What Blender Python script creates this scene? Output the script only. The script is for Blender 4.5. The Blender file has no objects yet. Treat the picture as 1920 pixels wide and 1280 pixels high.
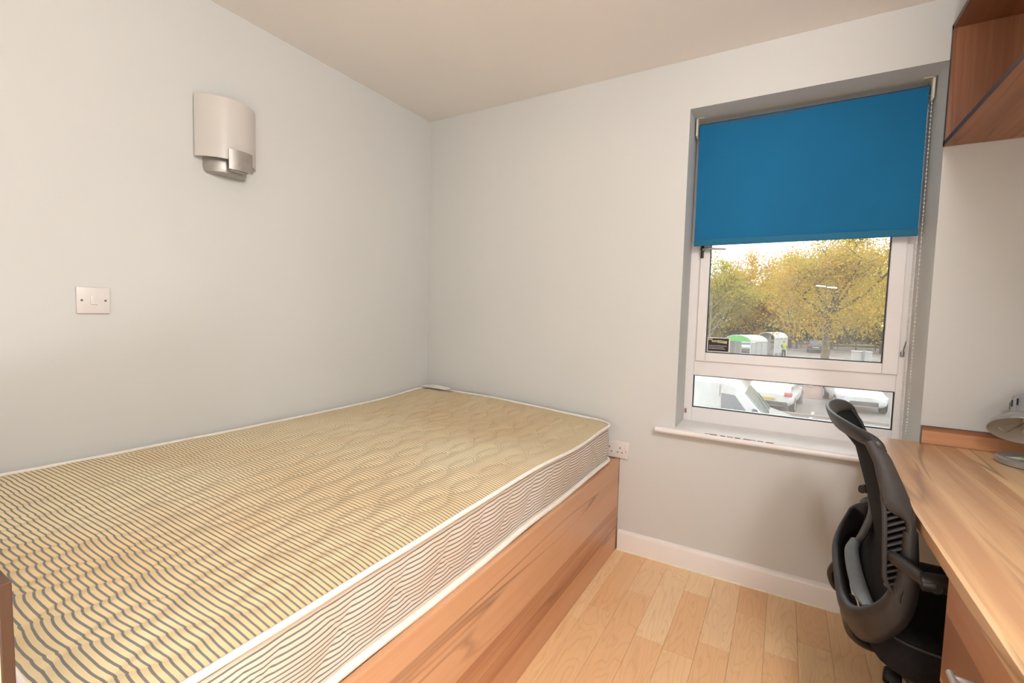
import bpy, bmesh, math, random
import numpy as np
from mathutils import Vector, Matrix, noise as mnoise

R = math.radians
sc = bpy.context.scene
COL = sc.collection

# ------------------------------------------------------------------ camera
cam_d = bpy.data.cameras.new('camera')
cam = bpy.data.objects.new('camera', cam_d)
COL.objects.link(cam)
cam_d.sensor_width = 36.0
cam_d.lens = 866.85 / 1920 * 36.0
cam_d.clip_start = 0.02
cam_d.clip_end = 400
YAW, PIT, ROL = R(30.522), R(-3.654), R(1.461)
fw = Vector((-math.sin(YAW) * math.cos(PIT), math.cos(YAW) * math.cos(PIT), math.sin(PIT)))
rt = Vector((math.cos(YAW), math.sin(YAW), 0))
up = rt.cross(fw)
r2 = math.cos(ROL) * rt + math.sin(ROL) * up
u2 = -math.sin(ROL) * rt + math.cos(ROL) * up
M = Matrix.Identity(4)
for i in range(3):
    M[i][0], M[i][1], M[i][2] = r2[i], u2[i], -fw[i]
M[0][3], M[1][3], M[2][3] = 1.9568, -2.2604, 1.1883
cam.matrix_world = M
sc.camera = cam

# ------------------------------------------------------------------ world, exposure
SKY = 3.0
FILL_HIGH = 68.0
FILL_LOW = 37.0
FILL_COL = (0.98, 0.985, 1.01, 1)
world = bpy.data.worlds.new('overcast_sky')
sc.world = world
world.use_nodes = True
wn = world.node_tree
wn.nodes.clear()
wo = wn.nodes.new('ShaderNodeOutputWorld')
wb = wn.nodes.new('ShaderNodeBackground')
wb.inputs[0].default_value = (0.93, 0.97, 1.0, 1)
wb.inputs[1].default_value = SKY
wn.links.new(wb.outputs[0], wo.inputs[0])
sc.view_settings.view_transform = 'Standard'
sc.view_settings.look = 'None'
sc.view_settings.gamma = 1.0
sc.view_settings.use_curve_mapping = False
sc.view_settings.exposure = 0.17
try:
    sc.cycles.use_denoising = True
    sc.cycles.max_bounces = 6
    sc.cycles.diffuse_bounces = 4
    sc.cycles.glossy_bounces = 3
    sc.cycles.transparent_max_bounces = 10
    sc.cycles.use_adaptive_sampling = True
    sc.cycles.adaptive_threshold = 0.1
    sc.cycles.adaptive_min_samples = 16
    sc.cycles.caustics_reflective = False
    sc.cycles.caustics_refractive = False
    sc.cycles.sample_clamp_indirect = 6.0
except Exception:
    pass

# ------------------------------------------------------------------ helpers
ORI = {}


def s2l(c):
    out = []
    for v in c:
        v = v / 255.0
        out.append(v / 12.92 if v <= 0.04045 else ((v + 0.055) / 1.055) ** 2.4)
    return (out[0], out[1], out[2], 1.0)


def origin(o):
    while o.parent is not None:
        o = o.parent
    return ORI.get(o.name, Vector((0, 0, 0)))


def tag(o, label=None, cat=None, group=None, kind=None):
    if label: o['label'] = label
    if cat: o['category'] = cat
    if group: o['group'] = group
    if kind: o['kind'] = kind
    return o


def thing(name, loc, label, cat, group=None):
    o = bpy.data.objects.new(name, None)
    COL.objects.link(o)
    o.location = loc
    o.empty_display_size = 0.05
    ORI[o.name] = Vector(loc)
    return tag(o, label, cat, group)


def obj(name, bm, mat, parent=None, smooth=None, loc=None):
    """mesh authored in world coordinates -> one object"""
    bmesh.ops.recalc_face_normals(bm, faces=bm.faces[:])
    return obj_raw(name, bm, mat, parent, smooth, loc)


def obj_raw(name, bm, mat, parent=None, smooth=None, loc=None):
    me = bpy.data.meshes.new(name)
    o = bpy.data.objects.new(name, me)
    off = Vector((0, 0, 0))
    if parent is not None:
        off = origin(parent)
        o.parent = parent
    elif loc is not None:
        off = Vector(loc)
        o.location = loc
    if off.length:
        bmesh.ops.translate(bm, verts=bm.verts[:], vec=-off)
    bm.to_mesh(me)
    bm.free()
    COL.objects.link(o)
    if parent is None:
        ORI[o.name] = off
    for m in (mat if isinstance(mat, (list, tuple)) else [mat]):
        me.materials.append(m)
    if smooth is not None:
        for p in me.polygons: p.use_smooth = True
        me.set_sharp_from_angle(angle=R(smooth))
    return o


def B():
    return bmesh.new()


def box(bm, x0, x1, y0, y1, z0, z1, bev=0.0, seg=2, mi=0):
    vs = [bm.verts.new((x, y, z)) for x in (x0, x1) for y in (y0, y1) for z in (z0, z1)]
    fs = [(0, 1, 3, 2), (4, 6, 7, 5), (0, 4, 5, 1), (2, 3, 7, 6), (0, 2, 6, 4), (1, 5, 7, 3)]
    faces = [bm.faces.new([vs[i] for i in f]) for f in fs]
    for f in faces: f.material_index = mi
    if bev > 0:
        es = list({e for f in faces for e in f.edges})
        bmesh.ops.bevel(bm, geom=es, offset=bev, segments=seg, profile=0.5, affect='EDGES')
    return vs


def obox(bm, c, ax, ay, az, hx, hy, hz, bev=0.0, seg=2):
    """oriented box"""
    c = Vector(c)
    vs = [bm.verts.new(c + ax * (i * hx) + ay * (j * hy) + az * (k * hz)) for i in (-1, 1) for j in (-1, 1) for k in (-1, 1)]
    fs = [(0, 1, 3, 2), (4, 6, 7, 5), (0, 4, 5, 1), (2, 3, 7, 6), (0, 2, 6, 4), (1, 5, 7, 3)]
    faces = [bm.faces.new([vs[i] for i in f]) for f in fs]
    if bev > 0:
        es = list({e for f in faces for e in f.edges})
        bmesh.ops.bevel(bm, geom=es, offset=bev, segments=seg, profile=0.5, affect='EDGES')


def prism(bm, pts, axis, a, b, bev=0.0, seg=2, mi=0):
    """polygon pts (2D) extruded along axis 0/1/2 between a and b"""
    def P(p, t):
        v = list(p)
        v.insert(axis, t)
        return v
    n = len(pts)
    A = [bm.verts.new(P(p, a)) for p in pts]
    C = [bm.verts.new(P(p, b)) for p in pts]
    fs = [bm.faces.new(A), bm.faces.new(C[::-1])]
    for i in range(n):
        fs.append(bm.faces.new([A[i], A[(i + 1) % n], C[(i + 1) % n], C[i]]))
    for f in fs: f.material_index = mi
    if bev > 0:
        es = list({e for f in fs for e in f.edges})
        bmesh.ops.bevel(bm, geom=es, offset=bev, segments=seg, profile=0.5, affect='EDGES')


def catmull(pts, n, closed=False):
    P = [np.array(p, float) for p in pts]
    out = []
    m = len(P)
    segs = m if closed else m - 1
    for i in range(segs):
        if closed:
            p0, p1, p2, p3 = P[(i - 1) % m], P[i], P[(i + 1) % m], P[(i + 2) % m]
        else:
            p1, p2 = P[i], P[i + 1]
            p0 = P[i - 1] if i > 0 else 2 * p1 - p2
            p3 = P[i + 2] if i + 2 < m else 2 * p2 - p1
        for k in range(n):
            t = k / n
            out.append(0.5 * (2 * p1 + (p2 - p0) * t + (2 * p0 - 5 * p1 + 4 * p2 - p3) * t * t + (3 * p1 - p0 - 3 * p2 + p3) * t ** 3))
    if not closed: out.append(P[-1])
    return out


def tube(bm, path, rad, seg=8, closed=False, caps=True):
    path = [Vector(p) for p in path]
    n = len(path)
    rings = []
    prev = None
    for i, p in enumerate(path):
        if closed:
            t = (path[(i + 1) % n] - path[i - 1]).normalized()
        else:
            t = (path[min(i + 1, n - 1)] - path[max(i - 1, 0)]).normalized()
        if prev is None:
            a = Vector((0, 0, 1)) if abs(t.z) < 0.9 else Vector((1, 0, 0))
            u = t.cross(a).normalized()
        else:
            u = (prev - t * prev.dot(t)).normalized()
        prev = u
        w = t.cross(u)
        r = rad[i] if hasattr(rad, '__len__') else rad
        rings.append([bm.verts.new(p + (u * math.cos(2 * math.pi * k / seg) + w * math.sin(2 * math.pi * k / seg)) * r) for k in range(seg)])
    for i in range(n if closed else n - 1):
        a, b = rings[i], rings[(i + 1) % n]
        for k in range(seg):
            bm.faces.new([a[k], a[(k + 1) % seg], b[(k + 1) % seg], b[k]])
    if caps and not closed:
        bm.faces.new(rings[0][::-1])
        bm.faces.new(rings[-1])


def band(bm, path, wdt, thk, upv, seg=12, p=3.0):
    """superellipse section swept along path; wdt along 'up' projected, thk across. upv: vector or list"""
    path = [Vector(q) for q in path]
    n = len(path)
    rings = []
    for i, q in enumerate(path):
        t = (path[min(i + 1, n - 1)] - path[max(i - 1, 0)]).normalized()
        U = upv[i] if isinstance(upv, list) else upv
        u = (U - t * U.dot(t)).normalized()
        w = t.cross(u)
        W = wdt[i] if hasattr(wdt, '__len__') else wdt
        T = thk[i] if hasattr(thk, '__len__') else thk
        ring = []
        for k in range(seg):
            a = 2 * math.pi * (k + 0.5) / seg
            ca, sa = math.cos(a), math.sin(a)
            d = (abs(ca) ** p + abs(sa) ** p) ** (-1 / p)
            ring.append(bm.verts.new(q + u * (ca * d * W / 2) + w * (sa * d * T / 2)))
        rings.append(ring)
    for i in range(n - 1):
        a, b = rings[i], rings[i + 1]
        for k in range(seg):
            bm.faces.new([a[k], a[(k + 1) % seg], b[(k + 1) % seg], b[k]])
    bm.faces.new(rings[0][::-1])
    bm.faces.new(rings[-1])


def interp(vals, n):
    xs = np.linspace(0, 1, len(vals))
    return list(np.interp(np.linspace(0, 1, n), xs, vals))


def lathe(bm, prof, c, ax, seg=32, cap0=False, cap1=False):
    """prof: list of (radius, height along ax) ; c centre; ax axis"""
    c = Vector(c)
    ax = Vector(ax).normalized()
    a = Vector((0, 0, 1)) if abs(ax.z) < 0.9 else Vector((1, 0, 0))
    u = ax.cross(a).normalized()
    w = ax.cross(u)
    rings = []
    for r, h in prof:
        if r < 1e-6:
            rings.append([bm.verts.new(c + ax * h)])
        else:
            rings.append([bm.verts.new(c + ax * h + (u * math.cos(2 * math.pi * k / seg) + w * math.sin(2 * math.pi * k / seg)) * r) for k in range(seg)])
    for i in range(len(rings) - 1):
        A, C = rings[i], rings[i + 1]
        for k in range(seg):
            k2 = (k + 1) % seg
            if len(A) == 1 and len(C) == 1: continue
            if len(A) == 1: bm.faces.new([A[0], C[k2], C[k]])
            elif len(C) == 1: bm.faces.new([A[k], A[k2], C[0]])
            else: bm.faces.new([A[k], A[k2], C[k2], C[k]])
    if cap0 and len(rings[0]) > 1: bm.faces.new(rings[0][::-1])
    if cap1 and len(rings[-1]) > 1: bm.faces.new(rings[-1])


def grid(bm, fn, nu, nv, thick=None):
    """surface fn(u,v) u,v in 0..1"""
    V = [[bm.verts.new(fn(i / nu, j / nv)) for j in range(nv + 1)] for i in range(nu + 1)]
    fs = []
    for i in range(nu):
        for j in range(nv):
            fs.append(bm.faces.new([V[i][j], V[i + 1][j], V[i + 1][j + 1], V[i][j + 1]]))
    if thick:
        bmesh.ops.recalc_face_normals(bm, faces=fs)
        bmesh.ops.solidify(bm, geom=fs, thickness=thick)
    return V


def text_bm(s, size, bold=0.0):
    cu = bpy.data.curves.new('t', 'FONT')
    cu.body = s
    cu.size = size
    cu.align_x = 'CENTER'
    cu.align_y = 'CENTER'
    cu.offset = bold
    cu.resolution_u = 3
    t = bpy.data.objects.new('t', cu)
    COL.objects.link(t)
    dg = bpy.context.evaluated_depsgraph_get()
    me = bpy.data.meshes.new_from_object(t.evaluated_get(dg))
    bm = B()
    bm.from_mesh(me)
    bpy.data.objects.remove(t)
    bpy.data.meshes.remove(me)
    return bm


# ------------------------------------------------------------------ materials
class NT:
    def __init__(s, name):
        s.m = bpy.data.materials.new(name)
        s.m.use_nodes = True
        s.t = s.m.node_tree
        s.t.nodes.clear()
        s.out = s.n('ShaderNodeOutputMaterial')

    def n(s, k, **kw):
        x = s.t.nodes.new(k)
        for a, b in kw.items(): setattr(x, a, b)
        return x

    def l(s, a, b):
        s.t.links.new(a, b)

    def v(s, x, inp):
        if hasattr(x, 'is_output'): s.l(x, inp)
        else: inp.default_value = x

    def math(s, op, a, b=None, c=None, clamp=False):
        x = s.n('ShaderNodeMath', operation=op, use_clamp=clamp)
        s.v(a, x.inputs[0])
        if b is not None: s.v(b, x.inputs[1])
        if c is not None: s.v(c, x.inputs[2])
        return x.outputs[0]

    def mix(s, f, a, b, bt='MIX'):
        x = s.n('ShaderNodeMix', data_type='RGBA', blend_type=bt)
        s.v(f, x.inputs[0])
        s.v(a, x.inputs[6])
        s.v(b, x.inputs[7])
        return x.outputs[2]

    def noise(s, vec, scale, detail=2.0, rough=0.5, dist=0.0, dim='3D'):
        x = s.n('ShaderNodeTexNoise', noise_dimensions=dim)
        if vec is not None: s.l(vec, x.inputs['Vector'])
        x.inputs['Scale'].default_value = scale
        x.inputs['Detail'].default_value = detail
        x.inputs['Roughness'].default_value = rough
        x.inputs['Distortion'].default_value = dist
        return x.outputs['Fac']

    def ramp(s, f, stops, interp_='LINEAR'):
        x = s.n('ShaderNodeValToRGB')
        s.l(f, x.inputs[0])
        cr = x.color_ramp
        cr.interpolation = interp_
        while len(cr.elements) < len(stops): cr.elements.new(0.5)
        for e, (p, c) in zip(cr.elements, stops):
            e.position = p
            e.color = c
        return x.outputs[0]

    def co(s, which='Object'):
        return s.n('ShaderNodeTexCoord').outputs[which]

    def comb(s, x, y, z):
        c = s.n('ShaderNodeCombineXYZ')
        s.v(x, c.inputs[0]); s.v(y, c.inputs[1]); s.v(z, c.inputs[2])
        return c.outputs[0]

    def sep(s, v):
        x = s.n('ShaderNodeSeparateXYZ')
        s.l(v, x.inputs[0])
        return x.outputs

    def bump(s, h, strength=0.2, dist=0.01):
        x = s.n('ShaderNodeBump')
        s.l(h, x.inputs['Height'])
        x.inputs['Strength'].default_value = strength
        x.inputs['Distance'].default_value = dist
        return x.outputs[0]

    def bsdf(s, color, rough=0.5, metal=0.0, normal=None, spec=0.5, coat=0.0, sheen=0.0):
        x = s.n('ShaderNodeBsdfPrincipled')
        s.v(color, x.inputs['Base Color'])
        s.v(rough, x.inputs['Roughness'])
        x.inputs['Metallic'].default_value = metal
        x.inputs['Specular IOR Level'].default_value = spec
        x.inputs['Coat Weight'].default_value = coat
        x.inputs['Sheen Weight'].default_value = sheen
        if normal is not None: s.l(normal, x.inputs['Normal'])
        return x

    def done(s, sh):
        s.l(sh.outputs[0] if hasattr(sh, 'outputs') else sh, s.out.inputs[0])
        return s.m


def plain(name, rgb, rough=0.5, metal=0.0, var=0.06, scale=30.0, bump=0.0, spec=0.5, bscale=None):
    """slightly mottled procedural paint / plastic / metal"""
    t = NT(name)
    c = t.co()
    f = t.noise(c, scale, 1.0, 0.55)
    col = s2l(rgb)
    dark = tuple(v * (1 - var) for v in col[:3]) + (1,)
    lite = tuple(min(1, v * (1 + var)) for v in col[:3]) + (1,)
    k = t.ramp(f, [(0.3, dark), (0.7, lite)])
    nrm = None
    if bump > 0:
        nrm = t.bump(t.noise(c, bscale or scale * 8, 2.0), bump, 0.002)
    return t.done(t.bsdf(k, rough, metal, nrm, spec))


def wall_mat(name, rgb, rough=0.75):
    t = NT(name)
    c = t.co()
    big = t.noise(c, 1.3, 1.0, 0.6)
    col = s2l(rgb)
    k = t.ramp(big, [(0.3, tuple(v * 0.975 for v in col[:3]) + (1,)), (0.7, tuple(min(1, v * 1.02) for v in col[:3]) + (1,))])
    return t.done(t.bsdf(k, rough, 0, None, 0.3))


def wood(name, along, across, tone=1.0, rough=0.35, plank=0.085, veins=1.0, lo=(150, 98, 66), mid=(184, 126, 88), hi=(204, 150, 110)):
    """walnut-look laminate: strips of differing tone with long dark veins; along/across are axis indices"""
    t = NT(name)
    o = t.sep(t.co('Object'))
    third = 3 - along - across
    A, C, D = o[along], o[across], o[third]
    # bands of veneer
    wob = t.noise(t.comb(t.math('MULTIPLY', A, 0.6), t.math('MULTIPLY', C, 2.0), 0.0), 1.0, 2.0)
    cc = t.math('ADD', C, t.math('MULTIPLY', wob, 0.02))
    idx = t.math('FLOOR', t.math('DIVIDE', cc, plank))
    wn_ = t.n('ShaderNodeTexWhiteNoise', noise_dimensions='1D')
    t.l(idx, wn_.inputs['W'])
    tonev = wn_.outputs['Value']
    grain = t.noise(t.comb(t.math('MULTIPLY', C, 60.0), t.math('MULTIPLY', A, 2.2), t.math('MULTIPLY', D, 60.0)), 1.0, 2.0, 0.6, 0.3)
    broad = t.noise(t.comb(t.math('MULTIPLY', C, 14.0), t.math('MULTIPLY', A, 0.55), t.math('MULTIPLY', D, 14.0)), 1.0, 3.0, 0.55, 0.25)
    f = t.math('ADD', t.math('MULTIPLY', broad, 0.52), t.math('ADD', t.math('MULTIPLY', grain, 0.26), t.math('MULTIPLY', tonev, 0.46)))
    L = lambda c: tuple(v * tone for v in s2l(c)[:3]) + (1,)
    base = t.ramp(f, [(0.38, L(lo)), (0.58, L(mid)), (0.82, L(hi))])
    # veins: ridges of stretched noise
    vn = t.noise(t.comb(t.math('MULTIPLY', C, 7.5), t.math('MULTIPLY', A, 0.38), t.math('ADD', t.math('MULTIPLY', D, 6.5), t.math('MULTIPLY', tonev, 2.0))), 1.0, 2.0, 0.45, 0.35)
    rid = t.math('ABSOLUTE', t.math('SUBTRACT', vn, 0.5))
    vein = t.math('SUBTRACT', 1.0, t.math('DIVIDE', rid, 0.014), clamp=True)
    mask = t.noise(t.comb(t.math('MULTIPLY', C, 3.0), t.math('MULTIPLY', A, 0.7), 3.3), 1.0, 2.0)
    vm = t.math('MULTIPLY', vein, t.math('MULTIPLY', t.math('SUBTRACT', mask, 0.38, clamp=True), 3.2 * veins), clamp=True)
    col = t.mix(vm, base, L((92, 60, 42)))
    return t.done(t.bsdf(col, rough, 0, None, 0.45))


WALL = wall_mat('grey_wall_paint', (211, 210, 205))
CEIL = wall_mat('white_ceiling_paint', (238, 232, 226), 0.85)
WHITE_GLOSS = plain('white_gloss_paint', (238, 233, 228), 0.35, 0, 0.02, 6.0)
UPVC = plain('white_frame_coating', (232, 227, 224), 0.32, 0, 0.015, 5.0)
GASKET = plain('black_rubber_gasket', (22, 24, 28), 0.6)
WHITE_PLASTIC = plain('white_plastic', (224, 216, 210), 0.3, 0, 0.015)
SCREW = plain('screw_steel', (140, 138, 130), 0.35, 0.8)
DARK_HOLE = plain('dark_slot', (26, 22, 22), 0.8)
BRUSHED = plain('brushed_nickel', (176, 170, 162), 0.45, 0.75, 0.05, 40)
SILVER = plain('silver_lacquer', (176, 178, 180), 0.32, 0.65, 0.04, 40)
LAMP_IN = plain('cream_reflector', (196, 186, 172), 0.4, 0.0, 0.03)
BLACKP = plain('black_moulded_plastic', (39, 35, 33), 0.42, 0, 0.1, 60, 0.15)
GREYP = plain('grey_moulded_plastic', (104, 104, 104), 0.45, 0, 0.05, 60)
FABRIC_BLK = plain('black_upholstery_fabric', (32, 31, 33), 0.9, 0, 0.2, 300, 0.4, 0.2, 900)
MESH_BLK = plain('black_back_mesh_fabric', (22, 21, 22), 0.85, 0, 0.25, 400, 0.5, 0.2, 1200)
CASTER = plain('black_nylon', (26, 24, 25), 0.35, 0, 0.1, 60)
WOOD_YX = wood('walnut_laminate_top', 1, 0, 1.0, 0.33, veins=0.8, lo=(180, 136, 98), mid=(210, 170, 126), hi=(224, 190, 146))
WOOD_YZ = wood('walnut_laminate_side', 1, 2, 0.86, 0.3, plank=0.11)
WOOD_ZX = wood('walnut_laminate_upright', 2, 0, 0.86, 0.38, veins=1.2)
WOOD_XZ = wood('walnut_laminate_upstand', 0, 2, 1.0, 0.36, plank=0.2)
WOOD_BED = wood('walnut_bed_panel', 1, 2, 0.86, 0.28, plank=0.12, lo=(184, 122, 84), mid=(214, 154, 112), hi=(228, 174, 132))
WOOD_XZ_D = wood('brown_bed_end', 2, 1, 0.17, 0.5)
EDGE_DK = plain('dark_edge_banding', (92, 66, 56), 0.5, 0, 0.1, 40)
PINE = wood('pale_bed_base_board', 1, 0, 1.15, 0.5, lo=(190, 145, 95), mid=(208, 165, 115), hi=(222, 184, 136), veins=0.3)
CREAM = plain('cream_backing_board', (222, 212, 172), 0.6)


def floor_mat():
    t = NT('beech_laminate')
    oi = t.n('ShaderNodeObjectInfo')
    rnd = oi.outputs['Random']
    o = t.sep(t.co('Object'))
    sx = t.math('ADD', o[0], t.math('MULTIPLY', rnd, 37.0))
    sy = t.math('ADD', o[1], t.math('MULTIPLY', rnd, 91.0))
    n1 = t.noise(t.comb(t.math('MULTIPLY', sx, 9.0), t.math('MULTIPLY', sy, 1.6), 0.0), 1.0, 2.0, 0.5, 0.4)
    rings = t.math('PINGPONG', t.math('MULTIPLY', n1, 18.0), 0.5)
    ringl = t.math('POWER', t.math('MULTIPLY', rings, 2.0), 5.0)
    fine = t.noise(t.comb(t.math('MULTIPLY', sx, 160.0), t.math('MULTIPLY', sy, 6.0), 1.0), 1.0, 3.0, 0.6)
    base = t.ramp(rnd, [(0.0, s2l((230, 178, 130))), (0.3, s2l((240, 198, 148))), (0.55, s2l((246, 212, 166))), (0.8, s2l((236, 188, 138))), (1.0, s2l((242, 204, 158)))])
    col = t.mix(t.math('MULTIPLY', ringl, 0.24), base, s2l((188, 132, 88)))
    col = t.mix(t.math('MULTIPLY', t.math('SUBTRACT', fine, 0.45, clamp=True), 0.6, clamp=True), col, s2l((192, 142, 100)))
    return t.done(t.bsdf(col, 0.33, 0, None, 0.4))


FLOOR = floor_mat()
GROOVE = plain('floor_joint_core', (150, 110, 75), 0.8)


def ticking(name, pitch, cream, cream2, stripe, yellow=0.0):
    """mattress ticking: stripes follow UV.y (metres)"""
    t = NT(name)
    uv = t.sep(t.co('UV'))
    obj_c = t.co('Object')
    wob = t.noise(obj_c, 22.0, 2.0)
    s = t.math('ADD', t.math('DIVIDE', uv[1], pitch), t.math('MULTIPLY', wob, 0.25))
    tri = t.math('PINGPONG', s, 0.5)                       # 0..0.5
    m = t.math('MULTIPLY', t.math('SUBTRACT', 0.185, tri), 22.0, clamp=True)
    stain = t.noise(obj_c, 1.7, 3.0, 0.55)
    st = t.ramp(stain, [(0.36, (0, 0, 0, 1)), (0.66, (1, 1, 1, 1))])
    base = t.mix(st, s2l(cream), s2l(cream2))
    thread = t.noise(t.comb(t.math('MULTIPLY', uv[0], 500.0), t.math('MULTIPLY', uv[1], 900.0), 0.0), 1.0, 1.0)
    base = t.mix(t.math('MULTIPLY', thread, 0.12), base, s2l((190, 165, 120)))
    col = t.mix(t.math('MULTIPLY', m, 0.9), base, s2l(stripe))
    return t.done(t.bsdf(col, 0.9, 0, t.bump(thread, 0.12, 0.001), 0.15, sheen=0.1))


TICK_TOP = ticking('striped_ticking_top', 0.0115, (232, 215, 172), (222, 193, 144), (112, 112, 116))
TICK_SIDE = ticking('striped_ticking_side', 0.0117, (236, 226, 210), (222, 200, 174), (104, 100, 108))
PIPING = plain('white_piping', (238, 230, 218), 0.75, 0, 0.04, 40, 0.2)


def blind_mat():
    t = NT('blue_roller_fabric')
    c = t.co()
    w1 = t.noise(c, 900, 1.0)
    big = t.noise(c, 2.2, 3.0)
    col = t.ramp(big, [(0.3, s2l((17, 102, 144))), (0.7, s2l((22, 110, 156)))])
    d = t.bsdf(col, 0.75, 0, t.bump(w1, 0.15, 0.0005), 0.25)
    tr = t.n('ShaderNodeBsdfTranslucent')
    tr.inputs[0].default_value = s2l((20, 120, 175))
    mx = t.n('ShaderNodeMixShader')
    mx.inputs[0].default_value = 0.06
    t.l(d.outputs[0], mx.inputs[1])
    t.l(tr.outputs[0], mx.inputs[2])
    return t.done(mx)


BLIND = blind_mat()
BLIND_HEM = plain('blue_blind_hem', (22, 104, 138), 0.75, 0, 0.05, 300)


def glass_mat(name, film):
    """thin clear pane with a faint film of dust and painted-in reflection haze"""
    t = NT(name)
    tr = t.n('ShaderNodeBsdfTransparent')
    tr.inputs[0].default_value = (0.97, 0.985, 0.98, 1)
    gl = t.n('ShaderNodeBsdfGlossy')
    gl.inputs['Roughness'].default_value = 0.02
    fr = t.n('ShaderNodeFresnel')
    fr.inputs[0].default_value = 1.45
    m1 = t.n('ShaderNodeMixShader')
    t.l(fr.outputs[0], m1.inputs[0]); t.l(tr.outputs[0], m1.inputs[1]); t.l(gl.outputs[0], m1.inputs[2])
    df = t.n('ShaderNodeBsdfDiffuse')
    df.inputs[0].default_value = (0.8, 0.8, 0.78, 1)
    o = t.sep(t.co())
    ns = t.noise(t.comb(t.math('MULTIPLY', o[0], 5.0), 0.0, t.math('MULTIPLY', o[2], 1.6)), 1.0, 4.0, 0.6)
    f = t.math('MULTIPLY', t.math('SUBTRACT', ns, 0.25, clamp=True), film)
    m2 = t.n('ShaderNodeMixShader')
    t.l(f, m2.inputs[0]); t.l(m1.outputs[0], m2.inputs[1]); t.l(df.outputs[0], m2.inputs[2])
    return t.done(m2)


GLASS = glass_mat('window_glass', 0.24)
GLASS_LOW = glass_mat('hazed_dusty_glass', 0.75)  # stronger film paints the room's reflected haze over the lower pane


def opal_mat():
    t = NT('opal_glass')
    d = t.bsdf(s2l((226, 220, 213)), 0.3, 0, None, 0.5)
    tr = t.n('ShaderNodeBsdfTranslucent')
    tr.inputs[0].default_value = s2l((240, 226, 210))
    mx = t.n('ShaderNodeMixShader')
    mx.inputs[0].default_value = 0.25
    t.l(d.outputs[0], mx.inputs[1]); t.l(tr.outputs[0], mx.inputs[2])
    return t.done(mx)


OPAL = opal_mat()

# ------------------------------------------------------------------ room shell
XR, YN, H = 2.80, -3.30, 2.3455
WX0, WX1, WZ0, WZ1, RV = 1.533, 2.414, 0.640, 2.127, 0.20


def struct(name, bm, mat, **kw):
    return tag(obj(name, bm, mat, **kw), kind='structure')


b = B(); box(b, -0.1, 0.0, YN - 0.1, 0.32, -0.05, H); struct('wall_left', b, WALL)
b = B()
box(b, 0.0, WX0, 0, 0.32, -0.05, H)
WXF = 2.399
prism(b, [(WX1, 0), (XR, 0), (XR, 0.32), (WXF, 0.32), (WXF, RV)], 2, -0.05, H)
box(b, WX0, WX1, 0, 0.32, -0.05, WZ0)
box(b, WX0, WX1, 0, 0.32, WZ1, H)
bmesh.ops.remove_doubles(b, verts=b.verts[:], dist=1e-5)
wall_back = struct('wall_back', b, WALL)
b = B(); box(b, XR, XR + 0.1, YN - 0.1, 0.32, -0.05, H); struct('wall_right', b, WALL)
b = B(); box(b, 0, XR, YN - 0.1, YN, -0.05, H); struct('wall_front', b, WALL)
b = B(); box(b, -0.1, XR + 0.1, YN - 0.1, 0.32, H, H + 0.12); struct('ceiling', b, CEIL)
# floor slab + individual laminate strips where the photo shows the floor
b = B(); box(b, 0.0, XR, YN, 0.0, -0.05, -0.008)
floor = struct('floor', b, GROOVE)
SW = 0.1045
X0S = 1.431 - 2 * SW
random.seed(4)
strip_mesh = {}


def strip(x, y1, ln):
    key = round(ln, 3)
    if key not in strip_mesh:
        bm = B()
        box(bm, 0.0003, SW - 0.0003, -key + 0.0003, -0.0003, -0.008, 0.0, 0.0004, 1)
        me = bpy.data.meshes.new('floor_strip')
        bm.to_mesh(me); bm.free()
        me.materials.append(FLOOR)
        strip_mesh[key] = me
    o = bpy.data.objects.new('floor_strip', strip_mesh[key])
    o.location = (x, y1, 0)
    COL.objects.link(o)
    o.parent = floor


ends = {-1: -0.30, 0: -0.62, 1: -0.515, 2: -0.328, 3: -0.59, 4: -0.197, 5: -0.50, 6: -0.23, 7: -0.42, 8: -0.30, 9: -0.55, 10: -0.2, 11: -0.45, 12: -0.3, 13: -0.5}
for i in range(0, 15):
    x = X0S + i * SW
    if x + SW > XR + 0.05: break
    y = -0.001
    first = -ends.get(i, -0.4)
    strip(x, y, first)
    y -= first
    while y > -2.6:
        ln = random.choice((0.41, 0.48, 0.55, 0.62))
        strip(x, y, ln)
        y -= ln
# rest of the floor (under the bed and behind the camera)
b = B(); box(b, 0.0, X0S, YN, 0, -0.008, -0.0002); o = obj('floor_under_bed', b, FLOOR, floor)
b = B(); box(b, X0S, XR, YN, -3.25, -0.008, -0.0002); o = obj('floor_threshold', b, FLOOR, floor)
# baseboard on the back wall with a rounded top
b = B()
prof = [(0, 0), (-0.016, 0), (-0.016, 0.082), (-0.013, 0.094), (-0.007, 0.100), (0, 0.102)]
prism(b, prof, 0, 1.281, XR)
struct('baseboard_back', b, WHITE_GLOSS, smooth=40)
b = B()
prism(b, [(-0.016, 0.0005), (-0.021, 0.0005), (-0.019, 0.004), (-0.016, 0.006)], 0, 1.281, XR)
struct('trim_1', b, plain('caulk_line', (236, 228, 200), 0.6))
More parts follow.
